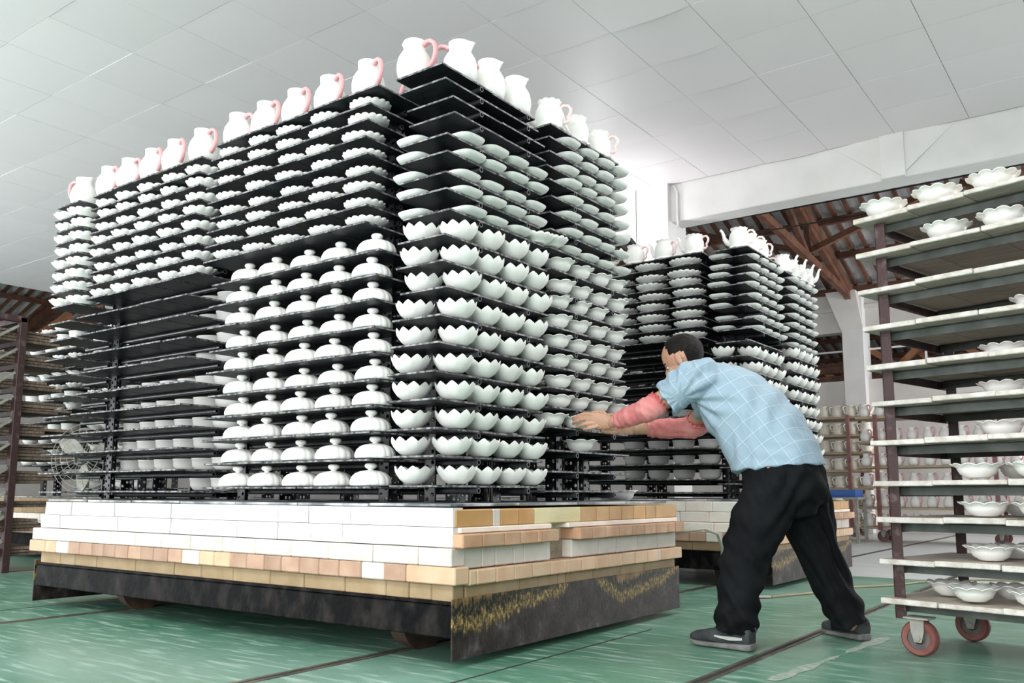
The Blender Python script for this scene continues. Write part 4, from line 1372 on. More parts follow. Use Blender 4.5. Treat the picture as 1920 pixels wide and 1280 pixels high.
# ================================================================== third kiln car, far left background
CX, CY = -5.16, 1.75
kiln_car(CX, CY, 'distant kiln car with pale yellow bricks at the far left', left_mat=B_YEL, coat=False, seed=5)
Z3 = [2.32, 2.22, 2.12, 2.02, 1.92, 1.82, 1.71, 1.60, 1.49, 1.38, 1.27, 1.16, 1.05, 0.94, 0.83, 0.70]
F1 = rack((CX, CY), 'background rack full of ware seen through the far left shelves', -1.25, -0.12, 0.10, 0.62, Z3, 3, (0.36, 0.52), [(-1.15, 0.35), (-0.2, 0.35), (-1.15, 0.55), (-0.2, 0.55)], seed=21)
F2 = rack((CX, CY), 'background rack left of the near car, above the yellow bricks', -2.55, -1.40, 0.10, 0.62, Z3[:-1], 3, (0.36, 0.52), [(-2.45, 0.35), (-1.5, 0.35), (-2.45, 0.55), (-1.5, 0.55)], seed=22)
for nm, RR, xs in (('right-hand', F1, (-0.25, -0.52, -0.80, -1.08)), ('left-hand', F2, (-1.55, -1.84, -2.12, -2.40))):
    for k, (z, dx, dy) in enumerate(RR):
        if k % 5 == 4:
            continue
        for i, x in enumerate(xs):
            me, nmx, ct = ((ME_WAVY, 'wavy_bowl', 'bowl'), (ME_LEAF, 'scalloped_plate', 'plate'), (ME_CASS, 'round_bowl', 'bowl'))[(k + (0 if nm[0] == 'r' else 1)) % 3]
            put(nmx, me, (CX + x + J(0.02), CY + 0.2 + J(0.02), z), 'background %s, %s from right, %s shelf down, %s background rack' % (ct, ORD[i], ORD[k], nm), ct, 'ware on the distant car', J(3), 1.1)

# ================================================================== pedestal fan behind the far left rack
FN = thing('pedestal_fan', 'round wire-guarded industrial fan behind the far left rack', 'fan', (-4.62, 1.02, 0))
link('base', smooth_by_angle(MB().lathe([(0.0, 0), (0.2, 0), (0.2, 0.02), (0.05, 0.05), (0.0, 0.05)], 24).mesh('base', STEEL)), FN)
link('pole', MB().tube([(0, 0, 0.03), (0, 0, 0.92)], 0.018, 10).mesh('pole', GALV), FN)
mb = MB().lathe([(0.0, -0.10), (0.05, -0.1), (0.06, 0.0), (0.05, 0.04), (0, 0.05)], 16)
rotf = Matrix.Rotation(math.radians(37), 4, 'Z') @ Matrix.Rotation(math.radians(90), 4, 'X')
fan_head = link('motor', mb.mesh('motor', STEEL), FN, (0, 0, 0.92))
fan_head.rotation_euler = rotf.to_euler()
gm = MB()
for r in (0.06, 0.12, 0.18, 0.235, 0.28):
    gm.tube([(r * math.cos(a), r * math.sin(a), 0.10 * (1 - (r / 0.28) ** 2) + 0.02) for a in np.linspace(0, 2 * math.pi, 36, endpoint=False)], 0.0022, 5, closed=True)
for k in range(24):
    a = 2 * math.pi * k / 24
    gm.tube([(r * math.cos(a), r * math.sin(a), 0.10 * (1 - (r / 0.28) ** 2) + 0.02) for r in (0.05, 0.12, 0.2, 0.28)], 0.0016, 4)
link('guard', gm.mesh('guard', GALV), fan_head)
for k in range(3):
    a = 2 * math.pi * k / 3 + 0.4
    vs, fs = [], []
    for i in range(7):
        r = 0.05 + 0.2 * i / 6
        wdt = 0.05 + 0.07 * math.sin(math.pi * i / 6)
        for s_, zz in ((-1, 0.02), (1, 0.06)):
            p = Vector((r, s_ * wdt / 2, zz))
            vs.append(tuple(Matrix.Rotation(a, 3, 'Z') @ p))
    for i in range(6):
        fs.append((2 * i, 2 * i + 1, 2 * i + 3, 2 * i + 2))
    bl = MB().add(vs, fs).mesh('blade', GALV)
    link('blade', bl, fan_head)

# ================================================================== background trolleys of raw pots
def pot_trolley(label, x0, x1, y0, dep, zs, pitch, kind, group, sc, left_empty=0, nm=''):
    root = thing('pot_trolley', label, 'trolley', ((x0 + x1) / 2, y0 + dep / 2, 0))
    cx, cy = (x0 + x1) / 2, y0 + dep / 2
    for x in (x0, x1 - 0.05):
        for y in (y0 - 0.115, y0 + dep + 0.055):
            link('post', MB().box(x - cx, x - cx + 0.05, y - cy, y - cy + 0.05, 0.16, max(zs) + 0.02).mesh('post', mat('red_brown_frame', (0.17, 0.06, 0.06), 0.5, (0.26, 0.11, 0.10), 9)), root)
    for k, z in enumerate(zs):
        link('shelf_board', MB().box(x0 - cx - 0.25, x1 - cx + 0.30, y0 - cy - 0.06, y0 + dep - cy + 0.05, z - 0.03, z, 0.003).mesh('shelf_board', mat('yellow_ware_board', (0.42, 0.33, 0.22), 0.75, (0.52, 0.42, 0.29), 6, rand=0.15)), root)
    for x in (x0 + 0.03, x1 - 0.03):
        for y in (y0 + 0.03, y0 + dep - 0.03):
            caster(root, x - cx, y - cy, 0.2, s=1.05)
    for k, z in enumerate(zs):
        x = x1 + 0.20
        i = 0
        while x > x0 - 0.2:
            lab = '%s, %s from right, %s shelf down, %s' % ({'t': 'raw cream teapot', 'p': 'white pitcher with pink handle'}[kind], ORD[min(i, 21)], ORD[k], nm)
            if kind == 't':
                put_teapot((x, y0 + 0.06 + J(0.01), z + 0.002), lab, group, 0.6 + J(0.1), sc, True)
            else:
                put_pitcher((x, y0 + 0.06 + J(0.01), z + 0.002), lab, group, math.pi - 0.55 + J(0.1), sc)
            x -= pitch
            i += 1


pot_trolley('red-brown trolley of cream teapots in the background beyond the rear car', -3.1, -1.58, 11.45, 0.55, [1.844, 1.566, 1.293, 1.02, 0.744, 0.471, 0.205], 0.205, 't', 'teapots on the background trolley', 1.42, nm='trolley beyond the rear car')
pot_trolley('background trolley of pink-handled pitchers seen through the right trolley rack', -0.95, 0.55, 10.3, 0.5, [1.732, 1.385, 1.04, 0.762, 0.472, 0.205], 0.205, 'p', 'pitchers on the background trolley', 0.95, nm='background trolley')
# crates beside the second trolley
for i in range(3):
    c = MB()
    for z in np.linspace(0.02, 0.26, 4):
        c.box(-0.3, 0.3, -0.2, -0.185, z, z + 0.05).box(-0.3, 0.3, 0.185, 0.2, z, z + 0.05).box(-0.3, -0.285, -0.185, 0.185, z, z + 0.05).box(0.285, 0.3, -0.185, 0.185, z, z + 0.05)
    c.box(-0.3, 0.3, -0.2, 0.2, 0, 0.015)
    for sx in (-1, 1):
        for sy in (-1, 1):
            c.box(sx * 0.27 - 0.02, sx * 0.27 + 0.02, sy * 0.17 - 0.014, sy * 0.17 + 0.014, 0, 0.32)
    put('wooden_crate', c.mesh('wooden_crate', mat('crate_timber', (0.38, 0.24, 0.13), 0.75, (0.5, 0.34, 0.2), 6)), (1.25, 10.2, 0.34 * i), 'slatted wooden crate in the background right, %s of its stack' % ('bottom', 'middle', 'top')[i], 'crate', 'background crates', 0.1)
# blue tray lying behind the rear car
tr = MB().box(-0.35, 0.35, -0.2, 0.2, 0, 0.02, 0.004).box(-0.35, 0.35, -0.2, -0.185, 0.02, 0.1).box(-0.35, 0.35, 0.185, 0.2, 0.02, 0.1).box(-0.35, -0.335, -0.185, 0.185, 0.02, 0.1).box(0.335, 0.35, -0.185, 0.185, 0.02, 0.1)
ta = MB().box(-0.4, 0.4, -0.25, 0.25, 0.58, 0.61).box(-0.38, -0.34, -0.23, -0.19, 0, 0.58).box(0.34, 0.38, -0.23, -0.19, 0, 0.58).box(-0.38, -0.34, 0.19, 0.23, 0, 0.58).box(0.34, 0.38, 0.19, 0.23, 0, 0.58)
put('low_stand', ta.mesh('low_stand', GALV), (-1.45, 9.9, 0), 'low grey stand under the blue tray in the background', 'stand', None)
put('blue_tray', tr.mesh('blue_tray', mat('blue_plastic', (0.03, 0.12, 0.42), 0.4)), (-1.45, 9.9, 0.611), 'blue plastic tray in the background behind the rear car', 'tray', None)

# ================================================================== cables on the floor
cb = MB().tube([(-0.03, 1.99, 0.44), (0.02, 2.25, 0.455), (0.03, 2.42, 0.42), (0.00, 2.56, 0.33), (-0.05, 2.66, 0.18), (-0.08, 2.70, 0.04), (-0.05, 2.76, 0.012), (0.15, 2.95, 0.010)], 0.010, 8)
tag(link('hose', cb.mesh('hose', CABLE, True)), 'grey hose looping down from the end of the near car', 'hose')
pts = [(0.15, 2.97, 0.008), (0.28, 3.35, 0.008), (0.33, 3.8, 0.008), (0.5, 4.05, 0.008), (0.62, 4.25, 0.008), (0.70, 4.55, 0.008), (1.0, 5.0, 0.008), (1.3, 5.15, 0.008), (1.7, 5.0, 0.008), (2.2, 4.4, 0.008)]
tag(link('power_cable', MB().tube(pts, 0.0075, 6).mesh('power_cable', mat('tan_cable', (0.40, 0.34, 0.22), 0.6), True)), 'tan cable snaking over the floor behind the worker', 'cable')

# ================================================================== the worker
def ellipsoid(mb, c, ax, n=20, m=12):
    """c centre; ax three semi-axis vectors"""
    c = Vector(c)
    a, b, d = [Vector(q) for q in ax]
    vs = [tuple(c - d)]
    for j in range(1, m):
        ph = math.pi * j / m - math.pi / 2
        for i in range(n):
            th = 2 * math.pi * i / n
            vs.append(tuple(c + a * math.cos(th) * math.cos(ph) + b * math.sin(th) * math.cos(ph) + d * math.sin(ph)))
    vs.append(tuple(c + d))
    fs = []
    for i in range(n):
        fs.append((0, 1 + (i + 1) % n, 1 + i))
        fs.append((len(vs) - 1, len(vs) - 1 - n + i, len(vs) - 1 - n + (i + 1) % n))
    for j in range(m - 2):
        for i in range(n):
            p = 1 + j * n
            fs.append((p + i, p + (i + 1) % n, p + n + (i + 1) % n, p + n + i))
    return mb.add(vs, fs)


def loft(mb, rings, n=28, power=2.0):
    """rings: (centre, avec, bvec)"""
    vs, fs = [], []
    for c, a, b in rings:
        c, a, b = Vector(c), Vector(a), Vector(b)
        for i in range(n):
            th = 2 * math.pi * i / n
            ct, st = math.cos(th), math.sin(th)
            e = 2.0 / power
            ct = math.copysign(abs(ct) ** e, ct)
            st = math.copysign(abs(st) ** e, st)
            vs.append(tuple(c + a * ct + b * st))
    for k in range(len(rings) - 1):
        for i in range(n):
            i2 = (i + 1) % n
            fs.append((k * n + i, k * n + i2, (k + 1) * n + i2, (k + 1) * n + i))
    fs.append(tuple(range(n - 1, -1, -1)))
    fs.append(tuple(range((len(rings) - 1) * n, len(rings) * n)))
    return mb.add(vs, fs)


def spline(pts, vals, k=6):
    """Catmull-Rom through points with a scalar per point"""
    P = [np.array(p, float) for p in pts]
    out, ov = [], []
    for i in range(len(P) - 1):
        p0, p1, p2, p3 = P[max(i - 1, 0)], P[i], P[i + 1], P[min(i + 2, len(P) - 1)]
        for j in range(k):
            t = j / k
            out.append(tuple(0.5 * ((2 * p1) + (-p0 + p2) * t + (2 * p0 - 5 * p1 + 4 * p2 - p3) * t * t + (-p0 + 3 * p1 - 3 * p2 + p3) * t ** 3)))
            ov.append(vals[i] * (1 - t) + vals[i + 1] * t)
    out.append(tuple(P[-1]))
    ov.append(vals[-1])
    return out, ov


def limb(mb, pts, rad, k=6, n=16):
    p, r = spline(pts, rad, k)
    mb.tube(p, r, n)
    ellipsoid(mb, p[0], ((rad[0], 0, 0), (0, rad[0], 0), (0, 0, rad[0])), 14, 8)
    ellipsoid(mb, p[-1], ((rad[-1], 0, 0), (0, rad[-1], 0), (0, 0, rad[-1])), 14, 8)
    return mb


def fused(name, mb, voxel, smooth=6, sf=0.5, disp=None, mats=None):
    """voxel-fuse the pieces into one continuous surface"""
    me = mb.mesh(name + '_raw', [])
    bm = bmesh.new()
    bm.from_mesh(me)
    bmesh.ops.recalc_face_normals(bm, faces=bm.faces)
    bm.to_mesh(me)
    bm.free()
    o = bpy.data.objects.new(name + '_raw', me)
    COL.objects.link(o)
    r = o.modifiers.new('fuse', 'REMESH')
    r.mode = 'VOXEL'
    r.voxel_size = voxel
    s = o.modifiers.new('relax', 'SMOOTH')
    s.factor = sf
    s.iterations = smooth
    dg = bpy.context.evaluated_depsgraph_get()
    new = bpy.data.meshes.new_from_object(o.evaluated_get(dg))
    bpy.data.objects.remove(o)
    bpy.data.meshes.remove(me)
    new.name = name
    if disp is not None:
        n = len(new.vertices)
        co = np.empty(n * 3)
        new.vertices.foreach_get('co', co)
        no = np.empty(n * 3)
        new.vertex_normals.foreach_get('vector', no)
        co, no = co.reshape(-1, 3), no.reshape(-1, 3)
        co = co + no * disp(co, no)[:, None]
        new.vertices.foreach_set('co', co.ravel())
    new.materials.clear()
    for m in (mats if isinstance(mats, (list, tuple)) else [mats]):
        new.materials.append(m)
    new.polygons.foreach_set('use_smooth', [True] * len(new.polygons))
    new.update()
    return new


SKIN = mat('tanned_skin', (0.46, 0.25, 0.165), 0.55, (0.55, 0.32, 0.22), 18, bump=0.15, bscale=120)
HAIR = mat('short_black_hair', (0.004, 0.0035, 0.003), 0.6, (0.014, 0.011, 0.009), 60, (1, 1, 1), 0.6, 160, spec=0.2)
TROU = mat('black_trouser_cloth', (0.005, 0.0055, 0.007), 0.8, (0.010, 0.011, 0.013), 6, bump=0.12, bscale=200, spec=0.1)
GUARD = mat('coral_sleeve_guard', (0.62, 0.17, 0.17), 0.8, (0.72, 0.29, 0.28), 9, bump=0.25, bscale=70)
SHOEM = mat('dark_grey_shoe_mesh', (0.022, 0.026, 0.029), 0.8, (0.05, 0.056, 0.06), 12, bump=0.3, bscale=240)
SOLE = mat('dusty_grey_sole', (0.12, 0.12, 0.118), 0.85, (0.22, 0.22, 0.215), 16, bump=0.3)
STRIPE = mat('light_grey_shoe_stripe', (0.55, 0.54, 0.52), 0.6)
EYEW = mat('eye_white', (0.75, 0.72, 0.68), 0.3)
EYED = mat('eye_dark', (0.02, 0.012, 0.01), 0.2)


def shirt_mat():
    m = bpy.data.materials.new('light_blue_windowpane_shirt')
    m.use_nodes = True
    nt = m.node_tree
    N, L = nt.nodes, nt.links
    b = N['Principled BSDF']
    b.inputs['Roughness'].default_value = 0.75
    at = N.new('ShaderNodeAttribute')
    at.attribute_name = 'weave'
    sp = N.new('ShaderNodeSeparateXYZ')
    L.new(at.outputs['Vector'], sp.inputs[0])

    def M_(op, a, c):
        n = N.new('ShaderNodeMath')
        n.operation = op
        for i, q in enumerate((a, c)):
            if isinstance(q, (int, float)):
                n.inputs[i].default_value = q
            else:
                L.new(q, n.inputs[i])
        return n.outputs[0]

    def line(s, off, w):
        f = M_('FRACT', M_('ADD', M_('DIVIDE', s, 0.062), off), 0)
        d = M_('ABSOLUTE', M_('SUBTRACT', f, 0.5), 0)
        return M_('LESS_THAN', d, w)
    col = (0.30, 0.405, 0.50, 1)
    cur = None
    for s, off, w, c in ((sp.outputs[0], 0.0, 0.022, (0.44, 0.545, 0.62, 1)), (sp.outputs[1], 0.0, 0.022, (0.44, 0.545, 0.62, 1)),
                         (sp.outputs[0], 0.12, 0.012, (0.255, 0.36, 0.46, 1)), (sp.outputs[1], 0.12, 0.012, (0.255, 0.36, 0.46, 1))):
        mx = N.new('ShaderNodeMix')
        mx.data_type = 'RGBA'
        L.new(line(s, off, w), mx.inputs['Factor'])
        if cur is None:
            mx.inputs[6].default_value = col
        else:
            L.new(cur, mx.inputs[6])
        mx.inputs[7].default_value = c
        cur = mx.outputs[2]
    L.new(cur, b.inputs['Base Color'])
    tc = N.new('ShaderNodeTexCoord')
    n2 = N.new('ShaderNodeTexNoise')
    n2.inputs['Scale'].default_value = 320
    L.new(tc.outputs['Object'], n2.inputs['Vector'])
    bp = N.new('ShaderNodeBump')
    bp.inputs['Strength'].default_value = 0.12
    bp.inputs['Distance'].default_value = 0.002
    L.new(n2.outputs['Fac'], bp.inputs['Height'])
    L.new(bp.outputs[0], b.inputs['Normal'])
    return m


SHIRT = shirt_mat()

# --- pose -----------------------------------------------------------
HC_ = Vector((0.370, 1.275, 1.298))
HF = Vector((-0.88, -0.06, -0.44)).normalized()
HS = Vector((0, 0, 1)).cross(HF).normalized()          # towards the left ear
HU = HF.cross(HS).normalized()


def HP(f, s, u):
    return HC_ + HF * f + HS * s + HU * u


shL, elL, wrL = (0.505, 1.095, 1.175), (0.305, 1.03, 1.045), (0.085, 1.085, 0.998)
shR, elR, wrR = (0.47, 1.455, 1.155), (0.300, 1.52, 0.992), (0.055, 1.385, 0.985)
hipL, knL, anL = (0.83, 1.205, 0.74), (0.705, 1.12, 0.41), (0.675, 1.07, 0.08)
hipR, knR, anR = (0.86, 1.405, 0.74), (0.905, 1.505, 0.41), (1.005, 1.595, 0.08)

b_ = MB()
# head
ellipsoid(b_, HP(-0.008, 0, 0.030), (HF * 0.103, HS * 0.079, HU * 0.094))
ellipsoid(b_, HP(0.030, 0, -0.040), (HF * 0.062, HS * 0.062, HU * 0.070))
ellipsoid(b_, HP(0.052, 0, -0.082), (HF * 0.032, HS * 0.036, HU * 0.026))          # chin
ellipsoid(b_, HP(0.064, 0, 0.018), (HF * 0.028, HS * 0.052, HU * 0.012), 14, 8)     # brow
ellipsoid(b_, HP(0.094, 0, -0.022), (HF * 0.018, HS * 0.014, HU * 0.022), 12, 8)    # nose
ellipsoid(b_, HP(0.086, 0, 0.0), (HF * 0.012, HS * 0.009, HU * 0.026), 12, 8)
for s_ in (-1, 1):
    ellipsoid(b_, HP(0.058, s_ * 0.036, -0.028), (HF * 0.026, HS * 0.022, HU * 0.022), 12, 8)   # cheek
    ellipsoid(b_, HP(-0.006, s_ * 0.081, -0.008), (HF * 0.018, HS * 0.007, HU * 0.032), 12, 8)  # ear
    ellipsoid(b_, HP(0.078, s_ * 0.012, -0.052), (HF * 0.010, HS * 0.016, HU * 0.005), 10, 6)   # lips
    ellipsoid(b_, HP(0.076, s_ * 0.010, -0.062), (HF * 0.010, HS * 0.014, HU * 0.006), 10, 6)
limb(b_, (tuple(HP(-0.025, 0, -0.02)), (0.415, 1.285, 1.245), (0.49, 1.285, 1.17)), (0.058, 0.058, 0.075))
# trunk
loft(b_, [((0.47, 1.285, 1.19), (0.05, 0, 0.04), (0, 0.13, 0)), ((0.56, 1.29, 1.12), (0.08, 0, 0.065), (0, 0.17, 0)), ((0.68, 1.30, 0.99), (0.085, 0, 0.06), (0, 0.15, 0)),
          ((0.78, 1.305, 0.86), (0.105, 0, 0.05), (0, 0.15, 0)), ((0.84, 1.305, 0.74), (0.10, 0, 0.02), (0, 0.15, 0))])
# arms
limb(b_, (shL, elL), (0.056, 0.043))
limb(b_, (elL, tuple(Vector(elL).lerp(Vector(wrL), 0.35)), wrL), (0.043, 0.041, 0.027))
limb(b_, (shR, elR), (0.056, 0.043))
limb(b_, (elR, tuple(Vector(elR).lerp(Vector(wrR), 0.35)), wrR), (0.043, 0.041, 0.027))
# legs
limb(b_, (hipL, knL, anL), (0.085, 0.055, 0.036))
limb(b_, (hipR, knR, anR), (0.085, 0.055, 0.036))


def finger(p, r):
    limb(b_, p, r, 4, 10)


# left hand on the near side of the bowl
loft(b_, [((0.085, 1.085, 0.998), (0, 0.010, 0.006), (0, -0.006, 0.024)), ((0.055, 1.077, 1.002), (0, 0.014, 0.006), (0, -0.008, 0.036)), ((0.015, 1.063, 1.006), (0, 0.015, 0.005), (0, -0.010, 0.042)), ((-0.006, 1.054, 1.006), (0, 0.011, 0.004), (0, -0.008, 0.040))], 16)
finger(((0.0, 1.052, 1.036), (-0.045, 1.030, 1.041), (-0.080, 1.026, 1.031), (-0.112, 1.034, 1.020)), (0.0105, 0.0098, 0.0090, 0.0078))
finger(((-0.004, 1.049, 1.016), (-0.050, 1.024, 1.016), (-0.086, 1.024, 1.006), (-0.112, 1.036, 0.998)), (0.0105, 0.0100, 0.0092, 0.0080))
finger(((0.0, 1.050, 0.996), (-0.042, 1.028, 0.992), (-0.070, 1.030, 0.983), (-0.092, 1.042, 0.983)), (0.0100, 0.0094, 0.0086, 0.0076))
finger(((0.010, 1.056, 0.979), (-0.026, 1.040, 0.971), (-0.048, 1.042, 0.967), (-0.066, 1.052, 0.970)), (0.0090, 0.0084, 0.0078, 0.0070))
finger(((0.060, 1.084, 1.024), (0.020, 1.094, 1.048), (-0.022, 1.092, 1.052), (-0.054, 1.096, 1.046)), (0.0125, 0.0115, 0.0100, 0.0085))
# right hand steadying the far side
loft(b_, [((0.055, 1.385, 0.985), (0.008, 0.012, 0), (0, 0, 0.024)), ((0.020, 1.362, 0.989), (0.010, 0.014, 0), (-0.006, 0.004, 0.036)), ((-0.018, 1.330, 0.994), (0.010, 0.014, 0), (-0.006, 0.004, 0.041)), ((-0.034, 1.315, 0.996), (0.008, 0.010, 0), (-0.004, 0.003, 0.039))], 16)
finger(((-0.030, 1.318, 1.026), (-0.060, 1.290, 1.034), (-0.085, 1.262, 1.030), (-0.105, 1.236, 1.022)), (0.0105, 0.0098, 0.0090, 0.0078))
finger(((-0.034, 1.315, 1.006), (-0.066, 1.290, 1.010), (-0.094, 1.262, 1.006), (-0.114, 1.236, 1.000)), (0.0105, 0.0100, 0.0092, 0.0080))
finger(((-0.030, 1.318, 0.986), (-0.060, 1.296, 0.986), (-0.086, 1.270, 0.984), (-0.104, 1.246, 0.984)), (0.0100, 0.0094, 0.0086, 0.0076))
finger(((-0.022, 1.322, 0.968), (-0.048, 1.304, 0.964), (-0.070, 1.286, 0.966), (-0.084, 1.270, 0.970)), (0.0090, 0.0084, 0.0078, 0.0070))
finger(((0.016, 1.352, 1.014), (-0.016, 1.318, 1.044), (-0.044, 1.284, 1.054), (-0.066, 1.256, 1.048)), (0.0125, 0.0115, 0.0100, 0.0085))


def skin_disp(co, no):
    return 0.0008 * np.sin(co[:, 0] * 300) * np.sin(co[:, 2] * 280)


person = link('person', fused('person', b_, 0.0042, 4, 0.5, skin_disp, SKIN))
tag(person, 'worker in light blue checked shirt and black trousers leaning to place a bowl', 'person')

# eyes, brows
for s_ in (-1, 1):
    eb = MB()
    c = HP(0.073, s_ * 0.031, -0.004)
    ellipsoid(eb, c, (HF * 0.010, HS * 0.012, HU * 0.006), 14, 8)
    e = link('eye', eb.mesh('eye', EYEW, True), person)
    eb = MB()
    ellipsoid(eb, c + HF * 0.008, (HF * 0.004, HS * 0.006, HU * 0.006), 10, 6)
    link('iris', eb.mesh('iris', EYED, True), e)
    eb = MB()
    eb.tube([tuple(HP(0.086, s_ * 0.016, 0.018)), tuple(HP(0.084, s_ * 0.032, 0.022)), tuple(HP(0.070, s_ * 0.050, 0.016))], [0.003, 0.004, 0.002], 6)
    link('eyebrow', eb.mesh('eyebrow', HAIR, True), person)

# hair: short, receding at the temples, thin on top
hb_ = MB()
n, m = 56, 30
vs, keep = [], {}
hr = np.random.default_rng(4)
for j in range(m + 1):
    ph = -0.95 + (math.pi / 2 + 0.95) * j / m
    for i in range(n):
        th = 2 * math.pi * i / n
        f, s, u = math.cos(th) * math.cos(ph), math.sin(th) * math.cos(ph), math.sin(ph)
        k = 1.055 + 0.012 * hr.uniform(-1, 1)
        vs.append(tuple(HP(-0.008 + 0.103 * k * f, 0.079 * k * s, 0.030 + 0.094 * k * u)))
        # hairline
        front = f > 0.60 - 0.22 * abs(s) - 0.05 * max(u, 0)
        low = u < (-0.78 if f < -0.30 else -0.78 + (f + 0.30) * 1.15)
        sideburn = f > 0.22 and u < 0.05
        earzone = abs(s) > 0.6 and -0.22 < f < 0.20 and u < -0.10
        keep[(j, i)] = not (front or low or sideburn or earzone)
fs = []
for j in range(m):
    for i in range(n):
        i2 = (i + 1) % n
        if keep[(j, i)] and keep[(j, i2)] and keep[(j + 1, i)] and keep[(j + 1, i2)]:
            fs.append((j * n + i, j * n + i2, (j + 1) * n + i2, (j + 1) * n + i))
hb_.add(vs, fs)
hm_ = hb_.mesh('hair', HAIR, True)
bm = bmesh.new()
bm.from_mesh(hm_)
bmesh.ops.delete(bm, geom=[v for v in bm.verts if not v.link_faces], context='VERTS')
bmesh.ops.remove_doubles(bm, verts=bm.verts, dist=1e-5)
bmesh.ops.recalc_face_normals(bm, faces=bm.faces)
bmesh.ops.solidify(bm, geom=bm.faces[:], thickness=0.009)
bm.to_mesh(hm_)
bm.free()
link('hair', hm_, person)['label'] = 'short black hair receding at the temples'

# --- shirt ----------------------------------------------------------
SPN = [((0.805, 1.305, 0.770), (0.205, 0, 0.016), 0.190), ((0.790, 1.305, 0.83), (0.195, 0, 0.055), 0.190), ((0.750, 1.300, 0.91), (0.170, 0, 0.095), 0.190), ((0.690, 1.295, 1.00), (0.140, 0, 0.118), 0.195),
       ((0.620, 1.290, 1.08), (0.118, 0, 0.118), 0.205), ((0.555, 1.285, 1.145), (0.088, 0, 0.100), 0.205), ((0.495, 1.285, 1.195), (0.058, 0, 0.072), 0.170), ((0.452, 1.285, 1.225), (0.048, 0, 0.058), 0.085)]
s_mb = MB()
loft(s_mb, [(c, a, (0, b, 0)) for c, a, b in SPN], 40, 2.3)
slL = (0.385, 1.045, 1.082)
slR = (0.372, 1.50, 1.060)
limb(s_mb, ((0.535, 1.12, 1.185), (0.480, 1.075, 1.155)), (0.090, 0.088))
s_mb.tube([(0.52, 1.10, 1.18), (0.455, 1.07, 1.135), slL], [0.092, 0.086, 0.082], 20)
limb(s_mb, ((0.52, 1.44, 1.165), (0.47, 1.46, 1.14)), (0.088, 0.085))
s_mb.tube([(0.51, 1.44, 1.165), (0.44, 1.475, 1.11), slR], [0.090, 0.084, 0.080], 20)


def shirt_disp(co, no):
    x, y, z = co[:, 0], co[:, 1], co[:, 2]
    u = (x * 0.62 + z * 0.78)
    v = (x * 0.78 - z * 0.62)
    d = 0.0050 * np.sin(34 * u + 9 * np.sin(7 * v) + 6 * y)
    d += 0.0050 * np.sin(52 * v + 5 * np.sin(11 * u) + 4 * y) * np.clip((1.0 - z) * 4, 0, 1)
    d += 0.0018 * np.sin(90 * u + 30 * y + 4 * np.sin(20 * v))
    # armpit pull folds
    r = np.sqrt((x - 0.48) ** 2 + (z - 1.08) ** 2)
    ang = np.arctan2(z - 1.08, x - 0.48)
    d += 0.0075 * np.sin(13 * ang) * np.exp(-((r - 0.13) / 0.08) ** 2)
    # loose hem flare
    d += 0.004 * np.sin(40 * x + 25 * y) * np.clip((0.86 - z) * 10, 0, 1)
    return d


sm = fused('shirt', s_mb, 0.006, 5, 0.5, shirt_disp, SHIRT)
n = len(sm.vertices)
co = np.empty(n * 3)
sm.vertices.foreach_get('co', co)
co = co.reshape(-1, 3)
ax_ = np.array([-0.60, 0, 0.80])
per = np.array([0.80, 0, 0.60])
rel = co - np.array([0.64, 1.295, 1.06])
s_al = rel @ ax_
ang = np.arctan2(rel[:, 1], rel @ per)
wv = np.stack([s_al + 0.03 * np.sin(ang), ang * 0.19, np.zeros(n)], 1)
# sleeves follow the arm
for a0, a1, side in ((np.array(shL), np.array(slL), -1), (np.array(shR), np.array(slR), 1)):
    d = (a1 - a0) / np.linalg.norm(a1 - a0)
    q = co - a0
    t = q @ d
    rad = np.linalg.norm(q - t[:, None] * d, axis=1)
    mk = (t > 0.02) & (rad < 0.12) & (side * (co[:, 1] - 1.29) > 0.12)
    w2 = np.cross(d, [0, 0, 1.0])
    w2 /= np.linalg.norm(w2)
    w3 = np.cross(w2, d)
    an = np.arctan2(q @ w2, q @ w3)
    wv[mk] = np.stack([t[mk] * 1.0, an[mk] * 0.09, 0 * t[mk]], 1)
at = sm.attributes.new('weave', 'FLOAT_VECTOR', 'POINT')
at.data.foreach_set('vector', wv.ravel())
link('shirt', sm, person)['label'] = 'light blue short-sleeved shirt with thin white window-pane check'

# --- trousers -------------------------------------------------------
t_mb = MB()
loft(t_mb, [((0.795, 1.305, 0.835), (0.165, 0, 0.03), (0, 0.170, 0)), ((0.83, 1.305, 0.74), (0.185, 0, 0.02), (0, 0.185, 0)), ((0.835, 1.305, 0.64), (0.18, 0, 0.0), (0, 0.180, 0)), ((0.825, 1.305, 0.56), (0.12, 0, 0), (0, 0.13, 0))], 32)
limb(t_mb, ((0.825, 1.215, 0.69), (0.765, 1.17, 0.55), (0.712, 1.125, 0.40), (0.690, 1.09, 0.24)), (0.132, 0.120, 0.104, 0.092), 6, 24)
t_mb.tube([(0.695, 1.098, 0.28), (0.688, 1.086, 0.20), (0.678, 1.076, 0.12), (0.672, 1.072, 0.072)], [0.093, 0.090, 0.088, 0.092], 24)
limb(t_mb, ((0.865, 1.40, 0.69), (0.880, 1.455, 0.55), (0.905, 1.505, 0.40), (0.955, 1.55, 0.24)), (0.130, 0.114, 0.098, 0.088), 6, 24)
t_mb.tube([(0.945, 1.54, 0.28), (0.968, 1.562, 0.20), (0.992, 1.582, 0.12), (1.005, 1.594, 0.075)], [0.089, 0.086, 0.083, 0.086], 24)


